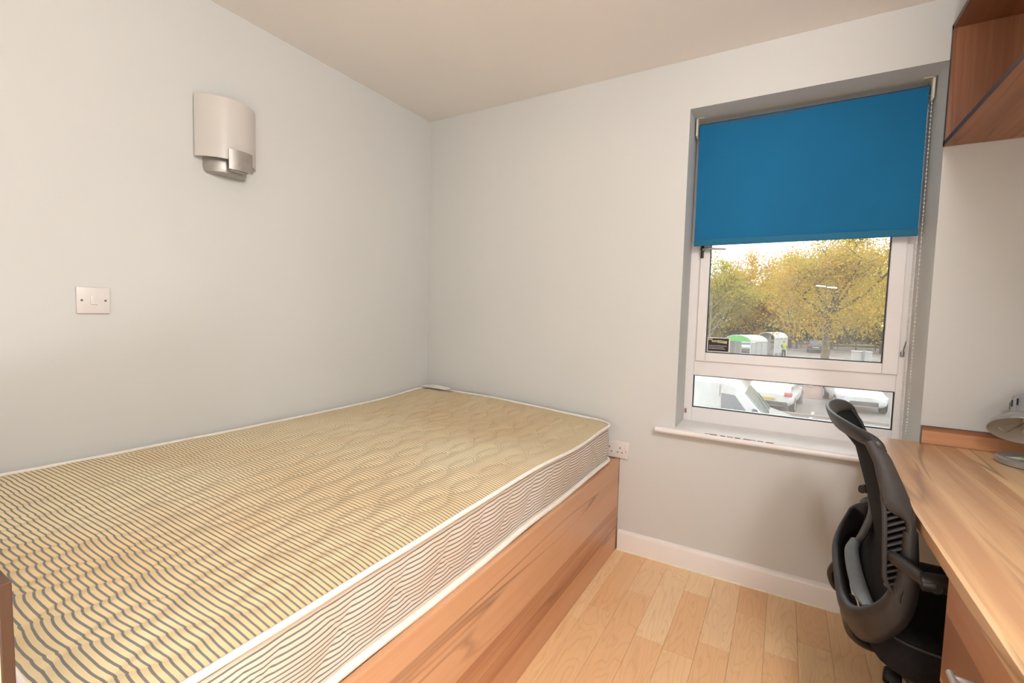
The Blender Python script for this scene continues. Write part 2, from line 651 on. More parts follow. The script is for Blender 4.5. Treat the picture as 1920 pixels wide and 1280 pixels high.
# window board (sill) with rounded nose
b = B()
ZS = 0.663
nose = [(0.2, ZS - 0.028)] + [(-0.03 - 0.014 * math.sin(R(a)), ZS - 0.014 - 0.014 * math.cos(R(a))) for a in range(0, 181, 15)] + [(0.2, ZS)]
prism(b, nose, 0, WX0 + 0.0005, WXF - 0.0005)
nose2 = [(0.0, ZS - 0.028)] + [(-0.03 - 0.014 * math.sin(R(a)), ZS - 0.014 - 0.014 * math.cos(R(a))) for a in range(0, 181, 15)] + [(0.0, ZS)]
prism(b, nose2, 0, 1.449, WX0 + 0.0005)
prism(b, nose2, 0, WXF - 0.0005, 2.49)
sill = struct('trim_2', b, WHITE_GLOSS, smooth=40)
b = B()
random.seed(2)
for k in range(9):
    x = 1.68 + k * 0.031 + random.uniform(-.006, .006)
    obox(b, (x, -0.0345, ZS - 0.0008), Vector((1, 0, 0)), Vector((0, 1, 0)), Vector((0, 0, 1)), random.uniform(0.007, 0.016), random.uniform(0.0012, 0.004), 0.0012)
obj('chipped_paint', b, plain('bare_wood_chip', (120, 100, 84), 0.8), sill)

# ------------------------------------------------------------------ window
FY = 0.20
b = B()
zb, zt = ZS - 0.001, WZ1
box(b, WX0, 1.572, FY, FY + 0.06, zb, zt, 0.002)
box(b, 2.365, WXF, FY, FY + 0.06, zb, zt, 0.002)
box(b, 1.5715, 1.592, FY + 0.004, FY + 0.058, 0.98, zt)
box(b, 2.352, 2.3655, FY + 0.004, FY + 0.058, 0.98, zt)
box(b, 1.572, 2.365, FY, FY + 0.06, zb, 0.733, 0.002)
box(b, 1.572, 2.365, FY, FY + 0.06, 0.896, 0.985, 0.002)
box(b, 1.572, 2.365, FY, FY + 0.06, 2.075, zt, 0.002)
win = struct('window_1', b, UPVC)
b = B()
sy0, sy1 = FY - 0.012, FY + 0.03
box(b, 1.579, 1.623, sy0, sy1, 0.969, 2.085, 0.003)
box(b, 2.315, 2.367, sy0, sy1, 0.969, 2.085, 0.003)
box(b, 1.623, 2.315, sy0, sy1, 0.969, 1.013, 0.003)
box(b, 1.623, 2.315, sy0, sy1, 2.03, 2.085, 0.003)
sash = obj('sash', b, UPVC, win)


def gasket(x0, x1, z0, z1, y, parent, w=0.0035):
    bm = B()
    box(bm, x0, x0 + w, y, y + 0.012, z0, z1)
    box(bm, x1 - w, x1, y, y + 0.012, z0, z1)
    box(bm, x0 + w, x1 - w, y, y + 0.012, z0, z0 + w)
    box(bm, x0 + w, x1 - w, y, y + 0.012, z1 - w, z1)
    obj('gasket', bm, GASKET, parent)


gasket(1.623, 2.315, 1.013, 2.03, FY - 0.004, sash)
gasket(1.572, 2.365, 0.733, 0.896, FY + 0.008, win)
b = B(); box(b, 1.6265, 2.3115, FY + 0.006, FY + 0.008, 1.0165, 2.0265); obj('pane', b, GLASS, sash)
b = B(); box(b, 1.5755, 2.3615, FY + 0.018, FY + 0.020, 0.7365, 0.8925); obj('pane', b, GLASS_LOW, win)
# cockspur handle on the sash
b = B()
box(b, 1.580, 1.594, FY - 0.022, FY - 0.012, 1.475, 1.545, 0.003)
lathe(b, [(0.0, 0), (0.010, 0), (0.010, 0.016), (0.0, 0.018)], (1.590, FY - 0.021, 1.515), (0, -1, 0), 16)
hb = obj('window_handle', b, CASTER, sash, smooth=40)
b = B()
pth = catmull([(1.590, FY - 0.035, 1.515), (1.612, FY - 0.044, 1.517), (1.65, FY - 0.046, 1.514), (1.695, FY - 0.046, 1.510)], 5)
band(b, pth, interp([0.012, 0.011, 0.010, 0.009], len(pth)), 0.007, Vector((0, 0, 1)))
obj('lever', b, BRUSHED, hb, smooth=50)
b = B(); box(b, 1.538, 1.548, FY - 0.006, FY, 0.70, 0.722, 0.002); obj('frame_screw_cover', b, plain('rusty_screw', (150, 110, 100), 0.6), win)
b = B(); box(b, 2.372, 2.384, FY - 0.010, FY, 1.045, 1.068, 0.003)
tube(b, [(2.378, FY - 0.008, 1.06), (2.386, FY - 0.014, 1.11)], 0.002, 6)
obj('chain_guide', b, SCREW, win, smooth=40)

# safety sticker on the lower left of the glass
GY = FY + 0.0058
st = thing('safety_sticker', (1.672, GY, 1.055), 'small black and white safety notice sticker in the lower left corner of the glass', 'sticker')
SX0, SX1, SZ0, SZ1 = 1.628, 1.730, 1.0175, 1.089
b = B(); box(b, SX0, SX1, GY - 0.0006, GY, SZ0, SZ1); obj('border', b, plain('sticker_white', (232, 226, 214), 0.5), st)
b = B(); box(b, SX0 + 0.0035, SX1 - 0.005, GY - 0.0010, GY - 0.0006, SZ0 + 0.004, SZ1 - 0.004); obj('black_panel', b, plain('sticker_black', (30, 24, 24), 0.5), st)
TAN = plain('sticker_tan', (214, 196, 150), 0.6)
INK = plain('sticker_ink', (40, 32, 28), 0.6)
LINE = plain('sticker_line_white', (215, 210, 205), 0.6)
for word, cx, cz, w, h, rot in (('FOR', 1.6415, 1.0795, 0.018, 0.0088, -2), ('YOUR', 1.661, 1.0705, 0.024, 0.0088, 1), ('SAFETY', 1.696, 1.0685, 0.042, 0.0125, -5)):
    b = B()
    rr = Matrix.Rotation(R(-rot), 3, 'Y')
    obox(b, (cx, GY - 0.0011, cz), rr @ Vector((1, 0, 0)), Vector((0, 1, 0)), rr @ Vector((0, 0, 1)), w / 2, 0.0001, h / 2)
    strip_o = obj('word_strip', b, TAN, st)
    tb = text_bm(word, h * 0.98, 0.0002)
    xs = [v.co.x for v in tb.verts]
    k = 0.86 * w / (max(xs) - min(xs))
    bmesh.ops.transform(tb, matrix=Matrix.Translation((cx, GY - 0.00125, cz)) @ Matrix.Rotation(R(-rot), 4, 'Y') @ Matrix.Rotation(R(90), 4, 'X') @ Matrix.Diagonal((k, 1, 1, 1)), verts=tb.verts[:])
    obj_raw('lettering', tb, INK, strip_o)
b = B()
random.seed(8)
for zz, ln in ((1.0475, 0.080), (1.0400, 0.068), (1.0325, 0.074)):
    x = SX0 + 0.008
    end = x + ln
    while x < end:
        w = random.uniform(0.003, 0.010)
        box(b, x, min(x + w, end), GY - 0.0012, GY - 0.0010, zz, zz + 0.0021)
        x += w + 0.0014
obj('small_print', b, LINE, st)

# ------------------------------------------------------------------ roller blind
BY, BX0, BX1, BZ0, BZ1 = 0.13, 1.556, 2.384, 1.527, 2.098
bl = thing('roller_blind', (1.97, BY, 2.1), 'bright blue roller blind half lowered in the window recess', 'blind')
b = B(); lathe(b, [(0.019, 0), (0.019, BX1 - BX0 + 0.006)], (BX0 - 0.003, BY + 0.019, BZ1 - 0.012), (1, 0, 0), 24, True, True)
obj('roller', b, plain('blind_roll', (70, 78, 84), 0.7), bl, smooth=40)
b = B()


def blindf(u, v):
    x = BX0 + (BX1 - BX0) * u
    z = BZ0 + 0.026 + (BZ1 - 0.004 - BZ0 - 0.026) * v
    wv = 0.0018 * math.sin(u * 9 + 1) * (1 - v) + 0.0012 * math.sin(v * 7 + u * 3)
    return (x - 0.004 * (1 - v) * (1 - 2 * u) * 0, BY + wv, z)


grid(b, blindf, 40, 30, 0.0008)
obj('fabric', b, BLIND, bl, smooth=60)
b = B(); box(b, BX0 - 0.001, BX1 + 0.001, BY - 0.005, BY + 0.005, BZ0, BZ0 + 0.030, 0.003)
obj('hem_bar', b, BLIND_HEM, bl, smooth=40)
for sx, x in ((-1, BX0 - 0.010), (1, BX1 + 0.010)):
    b = B()
    prism(b, [(BY - 0.018, BZ1 - 0.055), (BY + 0.02, BZ1 - 0.06), (BY + 0.045, BZ1 - 0.04), (BY + 0.045, WZ1 - 0.0005), (BY - 0.012, WZ1 - 0.0005), (BY - 0.022, WZ1 - 0.010)], 0, x - 0.004, x + 0.004, 0.0015)
    box(b, min(x, x - sx * 0.030), max(x, x - sx * 0.030), BY - 0.012, BY + 0.04, WZ1 - 0.003, WZ1 - 0.0003)
    obj('bracket', b, plain('cream_bracket_plastic', (212, 206, 190), 0.45), bl, smooth=40)
# bead chain loop
ZB_ = 0.735
cx = BX1 + 0.0045
lp = [(2.3905, 0.106, BZ1 - 0.03), (2.391, 0.103, 1.6), (2.392, 0.101, 1.1), (2.393, 0.104, ZB_ + 0.05),
      (2.393, 0.140, ZB_), (2.389, 0.176, ZB_ + 0.05), (2.3875, 0.183, 1.07), (2.3885, 0.170, 1.5), (2.3905, 0.150, BZ1 - 0.03)]
fine = catmull(lp, 60)
b = B(); tube(b, fine[::6], 0.0007, 5)
chain = obj('chain_cord', b, plain('chain_cord_white', (205, 202, 196), 0.5), bl, smooth=60)
b = B()
acc = 0.0
ico = bmesh.ops.create_icosphere
for i in range(1, len(fine)):
    acc += np.linalg.norm(fine[i] - fine[i - 1])
    if acc >= 0.0120:
        acc = 0.0
        ico(b, subdivisions=1, radius=0.0031, matrix=Matrix.Translation(fine[i]))
tag(obj('chain_beads', b, plain('chain_bead_plastic', (226, 222, 214), 0.4), bl, smooth=80), kind='stuff')
b = B(); lathe(b, [(0.0, -0.012), (0.0042, -0.009), (0.0042, 0.009), (0.0, 0.012)], (2.391, 0.103, 1.585), (0, 0, 1), 10)
obj('chain_connector', b, SCREW, bl, smooth=50)

def bulb(name, radiance, r, parent, loc=(0, 0, 0)):
    """added fill light, a sphere around an opal globe, parented to its fixture"""
    li = bpy.data.lights.new(name, 'POINT')
    li.energy = radiance * 4 * math.pi ** 2 * r * r
    li.color = FILL_COL[:3]
    li.shadow_soft_size = r
    li.use_soft_falloff = False
    o = bpy.data.objects.new(name, li)
    o.location = loc
    o.parent = parent
    COL.objects.link(o)
    return o


# ------------------------------------------------------------------ added fill light: globe pendant, unseen above the frame
LX, LY, LZ = 2.42, -1.86, 2.10
cl = thing('fill_pendant', (LX, LY, LZ), 'added fill light, an opal globe hung from the ceiling, unseen above the frame', 'added light')
b = B(); lathe(b, [(0.0, 0), (0.05, 0), (0.045, -0.03), (0.0, -0.035)], (LX, LY, H - 0.0005), (0, 0, 1), 24); tube(b, [(LX, LY, H - 0.03), (LX, LY, LZ + 0.13)], 0.003, 8)
obj('flex_and_rose', b, WHITE_PLASTIC, cl, smooth=40)
t = NT('fill_pendant_glow')
em = t.n('ShaderNodeEmission')
em.inputs[0].default_value = FILL_COL
em.inputs[1].default_value = 2.0
t.done(em)
b = B(); lathe(b, [(0.0, -0.14)] + [(0.14 * math.sin(R(a)), -0.14 * math.cos(R(a))) for a in range(15, 180, 15)] + [(0.0, 0.14)], (LX, LY, LZ), (0, 0, 1), 32)
obj('globe', b, t.m, cl, smooth=80)
bulb('fill_pendant_light', FILL_HIGH, 0.143, cl)

# second added fill light: low globe, unseen behind the camera
UX, UY, UZ = 2.20, -2.80, 0.66
ul = thing('low_fill_globe', (UX, UY, 0), 'added fill light, a low opal globe on a stem, unseen behind the camera', 'floor lamp')
b = B(); lathe(b, [(0.0, 0.0), (0.14, 0.0), (0.14, 0.012), (0.02, 0.025), (0.012, 0.03), (0.012, UZ - 0.15), (0.04, UZ - 0.145), (0.04, UZ - 0.13), (0.0, UZ - 0.13)], (UX, UY, 0.0005), (0, 0, 1), 32); obj('base_and_stem', b, BRUSHED, ul, smooth=40)
t = NT('low_fill_glow')
em = t.n('ShaderNodeEmission')
em.inputs[0].default_value = FILL_COL
em.inputs[1].default_value = 2.0
t.done(em)
b = B(); lathe(b, [(0.0, -0.13)] + [(0.13 * math.sin(R(a)), -0.13 * math.cos(R(a))) for a in range(15, 180, 15)] + [(0.0, 0.13)], (UX, UY, UZ), (0, 0, 1), 32); obj('globe', b, t.m, ul, smooth=80)
bulb('low_fill_light', FILL_LOW, 0.133, ul, (0, 0, UZ))

# ------------------------------------------------------------------ wall light
wl = thing('wall_light', (0.0, -1.229, 1.74), 'curved opal glass wall light with brushed metal bracket on the left wall', 'wall light')
cyl, hw, dep = -1.229, 0.116, 0.078
RAD = (hw * hw + dep * dep) / (2 * dep)


def arc(u, hwid, d0, off=0.0):
    rad = (hwid * hwid + d0 * d0) / (2 * d0)
    a0 = math.asin(min(1, hwid / rad)) if d0 <= hwid else math.pi - math.asin(hwid / rad)
    a = -a0 + 2 * a0 * u
    return (d0 - rad) + (rad + off) * math.cos(a), (rad + off) * math.sin(a)


b = B()


def shade(u, v):
    x, y = arc(u, hw, dep)
    return (max(x, 0.0) + 0.012, cyl + y, 1.745 + (1.972 - 1.745) * v)


grid(b, shade, 36, 6, 0.005)
obj('glass_shade', b, OPAL, wl, smooth=60)
b = B()
rows = []
for z, w, d, in ((1.752, 0.083, 0.058), (1.715, 0.083, 0.064), (1.700, 0.078, 0.060), (1.695, 0.068, 0.050)):
    ring = []
    for k in range(21):
        x, y = arc(k / 20, w, d)
        ring.append(b.verts.new((max(x, 0) + 0.0, cyl + y, z)))
    rows.append(ring)
for i in range(3):
    for k in range(20):
        b.faces.new([rows[i][k], rows[i][k + 1], rows[i + 1][k + 1], rows[i + 1][k]])
b.faces.new(rows[0]); b.faces.new(rows[-1][::-1])
for ringA, ringB in zip(rows[:-1], rows[1:]):
    b.faces.new([ringA[0], ringB[0], ringB[-1], ringA[-1]])
obj('metal_body', b, BRUSHED, wl, smooth=35)
b = B()


def clip(u, v):
    x, y = arc(0.5 + (u - 0.5) * 0.30, hw, dep)
    return (x + 0.020, cyl + 0.010 + y, 1.708 + 0.075 * v)


grid(b, clip, 10, 4, -0.006)
box(b, 0.05, 0.092, cyl - 0.022, cyl + 0.042, 1.706, 1.716, 0.002)
obj('front_clip', b, BRUSHED, wl, smooth=35)
b = B(); box(b, 0.0, 0.03, cyl - 0.02, cyl + 0.02, 1.74, 1.80, 0.003); lathe(b, [(0.016, 0), (0.016, 0.05), (0.02, 0.06), (0.028, 0.09), (0.022, 0.115), (0.0, 0.125)], (0.045, cyl, 1.75), (0, 0, 1), 16)
obj('bulb_holder', b, WHITE_PLASTIC, wl, smooth=50)

# ------------------------------------------------------------------ light switch
sw = thing('light_switch', (0, -1.652, 1.191), 'square white light switch on the left wall', 'switch')
b = B(); box(b, 0.0, 0.009, -1.695, -1.609, 1.148, 1.234, 0.003, 3); obj('plate', b, WHITE_PLASTIC, sw, smooth=40)
b = B(); prism(b, [(0.0085, 1.177), (0.0135, 1.178), (0.0095, 1.206), (0.0085, 1.206)], 1, -1.6605, -1.6435, 0.0008)
obj('rocker', b, WHITE_PLASTIC, sw, smooth=40)
for y in (-1.682, -1.622):
    b = B(); lathe(b, [(0.0, 0.0098), (0.0032, 0.0098), (0.0036, 0.0085)], (0, y, 1.191), (1, 0, 0), 12); s_ = obj('screw', b, SCREW, sw, smooth=40)
    b = B(); obox(b, (0.0099, y, 1.191), Vector((1, 0, 0)), Vector((0, .8, .6)), Vector((0, -.6, .8)), 0.0002, 0.003, 0.0006); obj('slot', b, DARK_HOLE, s_)

# ------------------------------------------------------------------ double socket
so = thing('double_socket', (1.245, 0, 0.512), 'white double wall socket beside the far corner of the mattress', 'socket')
SXL, SXR, SZb, SZt = 1.172, 1.318, 0.468, 0.556
b = B(); box(b, SXL, SXR, -0.010, 0.0, SZb, SZt, 0.0025, 3); obj('plate', b, WHITE_PLASTIC, so, smooth=40)
for cxs, sgn in ((1.2205, -1), (1.2755, 1)):
    b = B()
    zc = 0.508
    box(b, cxs - 0.0022, cxs + 0.0022, -0.0103, -0.0098, zc + 0.008, zc + 0.016)
    box(b, cxs - 0.0145, cxs - 0.008, -0.0103, -0.0098, zc - 0.012, zc - 0.0075)
    box(b, cxs + 0.008, cxs + 0.0145, -0.0103, -0.0098, zc - 0.012, zc - 0.0075)
    obj('pin_holes', b, DARK_HOLE, so)
for xs, zc in ((1.305, 0.527), (1.186, 0.527)):
    b = B(); prism(b, [(-0.0098, zc - 0.013), (-0.0140, zc - 0.012), (-0.0105, zc + 0.012), (-0.0098, zc + 0.012)], 0, xs - 0.006, xs + 0.006, 0.0006)
    obj('rocker', b, WHITE_PLASTIC, so, smooth=40)
    b = B(); lathe(b, [(0.0, 0.0105), (0.0028, 0.0105), (0.003, 0.0098)], (xs, 0, zc - 0.022), (0, -1, 0), 10); obj('screw', b, SCREW, so, smooth=40)

# ------------------------------------------------------------------ bed base
BXO, BZ = 1.2755, 0.468
bed = thing('bed_base', (0.64, -1.06, 0), 'low walnut-look box bed base standing against the grey walls', 'bed')
b = B(); box(b, BXO - 0.020, BXO, -2.115, -0.0175, 0.0005, BZ, 0.0012); obj('side_panel', b, WOOD_BED, bed)
b = B(); box(b, 0.02, BXO - 0.0005, -0.0175, -0.0005, 0.0005, BZ - 0.001, 0.001); obj('foot_panel', b, wood('walnut_foot_panel', 0, 2, 0.86, 0.3), bed)
b = B(); box(b, 0.004, 0.02, -2.115, -0.0005, 0.0005, BZ - 0.002, 0.001); obj('wall_side_panel', b, WOOD_BED, bed)
random.seed(5)
for k in range(9):
    x0 = 0.022 + k * 0.137
    b = B(); box(b, x0, x0 + 0.1355, -2.10, -0.0185, 0.445, 0.4625, 0.001); obj('base_board', b, PINE, bed)
hd_ = thing('headboard', (0.64, -2.13, 0), 'thin dark brown headboard panel at the near end of the bed', 'headboard')
b = B(); box(b, 0.004, 1.285, -2.1335, -2.1235, 0.0, 0.8985, 0.001); obj('panel', b, WOOD_XZ_D, hd_)
b = B(); box(b, 0.004, 1.283, -2.1375, -2.1336, 0.0, 0.896); obj('backing_board', b, CREAM, hd_)

# ------------------------------------------------------------------ mattress
MX0, MX1, MY0, MY1 = 0.028, 1.248, -2.072, -0.045
MCX, MCY, MHX, MHY, MR = (MX0 + MX1) / 2, (MY0 + MY1) / 2, (MX1 - MX0) / 2, (MY1 - MY0) / 2, 0.085
ZBOT = 0.4635
mat_t = thing('mattress', (MCX, MCY, ZBOT), 'cream mattress with blue grey ticking stripes and white piping on the bed base', 'mattress')


def ztop(x, y):
    """height of the piped edge / sleeping surface before quilting"""
    t_ = (x - MX0) / (MX1 - MX0)
    z = 0.676 * (1 - t_) + 0.650 * t_
    z += 0.006 * math.sin(2.1 * y + 1.0 + 2.5 * t_)
    z += -0.016 * t_ * math.exp(-((y + 0.50) / 0.22) ** 2)       # sag near the foot corner
    z += 0.020 * (1 - t_) * math.exp(-((y + 0.05) / 0.25) ** 2) * (1 if y > -1 else 0)  # raised far corner
    z += 0.010 * math.exp(-((x - 0.55) / 0.35) ** 2)
    return z


def rnd_rect(x, y):
    """x,y relative to centre in the full rectangle -> rounded rectangle"""
    ax, ay = abs(x), abs(y)
    a, c = (ax - (MHX - MR)) / MR, (ay - (MHY - MR)) / MR
    if a > 0 and c > 0:
        m, l_ = max(a, c), math.hypot(a, c)
        a, c = a * m / l_, c * m / l_
        x = math.copysign(MHX - MR + a * MR, x)
        y = math.copysign(MHY - MR + c * MR, y)
    return x, y


NX, NY = 168, 280
b = B()
uvl = b.loops.layers.uv.new('UVMap')
V, UVp = [], {}
for i in range(NX + 1):
    row = []
    for j in range(NY + 1):
        rx, ry = rnd_rect(-MHX + 2 * MHX * i / NX, -MHY + 2 * MHY * j / NY)
        x, y = MCX + rx, MCY + ry
        # distance to the edge, for the rounded shoulder
        e = min(i, NX - i) * 2 * MHX / NX
        e2 = min(j, NY - j) * 2 * MHY / NY
        d = min(e, e2)
        sh = 1 - math.exp(-d / 0.045)
        amp = 0.030 * math.sin(2 * math.pi * y / 0.31 + 0.6 * math.sin(3 * x))
        jit = 0.02 * mnoise.noise(Vector((x * 3, y * 3, 0)))
        s1 = abs(math.sin(math.pi * (x + amp + jit) / 0.115))
        s2 = abs(math.sin(math.pi * (x - amp + jit) / 0.115))
        q = min(s1, s2) ** 0.55
        z = ztop(x, y) + 0.012 * sh * q + 0.008 * sh - 0.002 + 0.004 * mnoise.noise(Vector((x * 6, y * 6, 2)))
        v = b.verts.new((x, y, z))
        UVp[v] = (x, y + 0.012 * (q - 0.5) * sh + 0.012 * mnoise.noise(Vector((x * 2.5, y * 2.5, 7))))
        row.append(v)
    V.append(row)
for i in range(NX):
    for j in range(NY):
        f = b.faces.new([V[i][j], V[i + 1][j], V[i + 1][j + 1], V[i][j + 1]])
        for lo in f.loops: lo[uvl].uv = UVp[lo.vert]
obj_raw('quilted_top', b, TICK_TOP, mat_t, smooth=180)

# outline polyline of rounded rect
per = []
NP = 640
Lx, Ly = 2 * MHX, 2 * MHY
tot = 2 * (Lx + Ly)
for k in range(NP):
    s_ = tot * k / NP
    if s_ < Ly: p = (MHX, -MHY + s_)
    elif s_ < Ly + Lx: p = (MHX - (s_ - Ly), MHY)
    elif s_ < 2 * Ly + Lx: p = (-MHX, MHY - (s_ - Ly - Lx))
    else: p = (-MHX + (s_ - 2 * Ly - Lx), -MHY)
    rx, ry = rnd_rect(*p)
    per.append((MCX + rx, MCY + ry, s_))
nrm2 = []
for k in range(NP):
    a_, c_ = per[k - 1], per[(k + 1) % NP]
    tx, ty = c_[0] - a_[0], c_[1] - a_[1]
    l_ = math.hypot(tx, ty)
    nrm2.append((ty / l_, -tx / l_))


def zbotf(x, y):
    return ZBOT + 0.008 + 0.004 * math.sin(9 * y + 3 * x) * 0.5


b = B()
uvl = b.loops.layers.uv.new('UVMap')
NZ = 22
rings, UVp = [], {}
for i in range(NZ + 1):
    v_ = i / NZ
    ring = []
    for k, (x, y, s_) in enumerate(per):
        z0, z1 = zbotf(x, y), ztop(x, y) - 0.002
        z = z0 + (z1 - z0) * v_
        bul = math.sin(math.pi * v_)
        q1 = abs(math.sin(math.pi * (s_ / 0.155 + 0.9 * v_)))
        q2 = abs(math.sin(math.pi * (s_ / 0.155 - 0.9 * v_)))
        q = (min(q1, q2) ** 0.6) * min(1, 4 * v_ * (1 - v_) * 1.4)
        off = -0.003 + 0.004 * bul + 0.0065 * (q - 0.35) * bul + 0.003 * mnoise.noise(Vector((s_ * 2, v_ * 2, 1))) * bul
        nx_, ny_ = nrm2[k]
        v = b.verts.new((x + nx_ * off, y + ny_ * off, z))
        UVp[v] = (s_, (z - z0) / (z1 - z0) * 0.195 + 0.004 * (q - 0.5) * bul + 0.004 * mnoise.noise(Vector((s_ * 5, v_ * 3, 4))))
        ring.append(v)
    rings.append(ring)
for i in range(NZ):
    for k in range(NP):
        k2 = (k + 1) % NP
        f = b.faces.new([rings[i][k], rings[i][k2], rings[i + 1][k2], rings[i + 1][k]])
        for lo in f.loops:
            u_, w_ = UVp[lo.vert]
            lo[uvl].uv = (u_, w_)
b.faces.new(rings[0][::-1])
obj_raw('side_border', b, TICK_SIDE, mat_t, smooth=60)
for nm, zf, rr_ in (('top_piping', lambda x, y: ztop(x, y) + 0.001, 0.0068), ('bottom_piping', lambda x, y: zbotf(x, y) + 0.006, 0.0095)):
    b = B()
    tube(b, [(x + nrm2[k][0] * rr_ * 0.45, y + nrm2[k][1] * rr_ * 0.45, zf(x, y) + 0.0025 * mnoise.noise(Vector((s_ * 4, 0, 5)))) for k, (x, y, s_) in enumerate(per) if k % 2 == 0], rr_, 8, closed=True)
    obj(nm, b, PIPING, mat_t, smooth=80)
# sewn label at the far wall corner
b = B()


def lab(u, v):
    x = 0.045 + 0.20 * u
    y = -0.062 - 0.05 * v
    return (x, y, ztop(x, y) + 0.021 + 0.008 * math.sin(math.pi * u) * (1 - v))


grid(b, lab, 16, 4, 0.002)
obj('sewn_label', b, plain('mattress_label_white', (226, 224, 220), 0.7), mat_t, smooth=60)

# ------------------------------------------------------------------ desk
DX, DZ, DT = 2.244, 0.74, 0.027
desk = thing('desk', (2.52, -1.1, 0), 'fitted walnut-look desk under the window end shelf, chair pushed in', 'desk')
b = B(); box(b, DX, XR - 0.0005, -2.05, -0.0005, DZ - DT, DZ, 0.0015); obj('desk_top', b, WOOD_YX, desk)
b = B(); box(b, DX + 0.018, DX + 0.036, -1.75, -1.1, 0.06, DZ - DT - 0.002, 0.001)
ped = obj('pedestal_front', b, wood('walnut_drawer_front', 1, 2, 0.82, 0.33, plank=0.13), desk)
for z0, z1 in ((0.50, DZ - DT - 0.006), (0.285, 0.496), (0.065, 0.281)):
    b = B(); box(b, DX + 0.006, DX + 0.0178, -1.748, -1.101, z0, z1, 0.001)
    dr = obj('drawer', b, wood('walnut_drawer_%d' % int(z0 * 100), 1, 2, 0.82, 0.33, plank=0.13), desk)
    b = B()
    zc = 0.607 if z0 > .45 else (z0 + z1) / 2
    hx = DX + 0.006
    tube(b, [(hx, -1.262, zc), (hx - 0.026, -1.262, zc)], 0.0055, 10)
    tube(b, [(hx, -1.590, zc), (hx - 0.026, -1.590, zc)], 0.0055, 10)
    tube(b, [(hx - 0.026, -1.25, zc), (hx - 0.026, -1.602, zc)], 0.0058, 12)
    obj('handle', b, BRUSHED, dr, smooth=40)
b = B(); box(b, DX + 0.036, XR - 0.01, -1.118, -1.10, 0.0, DZ - DT - 0.001, 0.001); obj('pedestal_side', b, WOOD_ZX, desk)
b = B(); box(b, DX + 0.036, XR - 0.01, -1.75, -1.732, 0.0, DZ - DT - 0.001, 0.001); obj('pedestal_side', b, WOOD_ZX, desk)
b = B(); box(b, XR - 0.03, XR - 0.012, -1.1, -0.02, 0.42, DZ - DT - 0.001, 0.001); obj('modesty_panel', b, WOOD_YZ, desk)
b = B(); box(b, XR - 0.20, XR - 0.001, -0.0195, -0.0005, 0.0, DZ - DT - 0.001, 0.001); obj('support_panel', b, WOOD_ZX, desk)
b = B(); box(b, 2.4155, XR - 0.0005, -0.0185, -0.0005, DZ + 0.0008, 0.8035, 0.001)
up_ = obj('upstand', b, WOOD_XZ, desk)
b = B(); box(b, 2.4150, XR - 0.001, -0.0190, -0.0003, 0.8036, 0.8046); box(b, 2.4142, 2.4152, -0.0190, -0.0003, DZ + 0.0008, 0.8046); obj('edge_banding', b, EDGE_DK, up_)

# ------------------------------------------------------------------ shelf unit above the desk
SXF, SZ_0, SZ_1 = 2.411, 1.822, 2.225
sh_ = thing('wall_shelf', (2.6, -0.6, SZ_0), 'open walnut-look shelf unit fixed high on the right above the desk', 'shelf')
b = B(); box(b, SXF + 0.001, XR - 0.0005, -0.0195, -0.0015, SZ_0, SZ_1 + 0.018, 0.0008); obj('end_panel', b, WOOD_ZX, sh_)
b = B(); box(b, SXF + 0.001, XR - 0.0005, -1.45, -0.0197, SZ_0, SZ_0 + 0.018, 0.0008); bs = obj('bottom_board', b, wood('walnut_shelf_bottom', 1, 0, 0.8, 0.45), sh_)
b = B(); box(b, SXF + 0.001, XR - 0.0005, -1.45, -0.0197, SZ_1, SZ_1 + 0.018, 0.0008); tb_ = obj('top_board', b, wood('walnut_shelf_top', 1, 0, 0.8, 0.45), sh_)
b = B(); box(b, XR - 0.0095, XR - 0.0015, -1.45, -0.0197, SZ_0 + 0.018, SZ_1); obj('back_board', b, WOOD_YZ, sh_)
b = B(); box(b, SXF + 0.001, XR - 0.0005, -1.468, -1.4502, SZ_0, SZ_1 + 0.018, 0.0008); obj('end_panel', b, WOOD_ZX, sh_)
b = B(); box(b, SXF, SXF + 0.0012, -1.468, -0.0015, SZ_0, SZ_0 + 0.018); obj('edge_banding', b, EDGE_DK, bs)
b = B(); box(b, SXF, SXF + 0.0012, -1.468, -0.0015, SZ_1, SZ_1 + 0.018); obj('edge_banding', b, EDGE_DK, tb_)
b = B(); box(b, SXF, SXF + 0.0012, -0.0195, -0.0015, SZ_0, SZ_1 + 0.018); obj('edge_banding', b, EDGE_DK, sh_)

# ------------------------------------------------------------------ desk lamp
LBX, LBY = 2.668, -0.165
dl = thing('desk_lamp', (LBX, LBY, DZ), 'silver desk lamp with vented shade at the wall end of the desk', 'lamp')
b = B(); lathe(b, [(0.0, 0.0), (0.090, 0.0), (0.094, 0.003), (0.094, 0.018), (0.088, 0.023), (0.0, 0.023)], (LBX, LBY, DZ + 0.0003), (0, 0, 1), 48)
lbase = obj('base', b, SILVER, dl, smooth=35)
AX = Vector((0.15, 0.55, 0.80)).normalized()
RC = Vector((2.640, -0.165, 0.848))
b = B()
prof_o = [(0.092, 0.0), (0.0925, 0.003), (0.088, 0.015), (0.076, 0.030), (0.058, 0.043), (0.040, 0.050)]
prof_i = [(0.036, 0.047), (0.055, 0.040), (0.073, 0.028), (0.085, 0.014), (0.090, 0.0)]
lathe(b, prof_o, RC, AX, 48)
shd = obj_raw('shade', b, SILVER, dl, smooth=60)
b = B(); lathe(b, [(0.092, 0.0)] + prof_i[::-1] + [(0.0, 0.049)], RC, AX, 48); obj_raw('reflector', b, LAMP_IN, shd, smooth=60)
b = B(); lathe(b, [(0.042, 0.046), (0.041, 0.105), (0.038, 0.118), (0.026, 0.128), (0.0, 0.131)], RC, AX, 32)
cap = obj_raw('vented_cap', b, SILVER, shd, smooth=50)
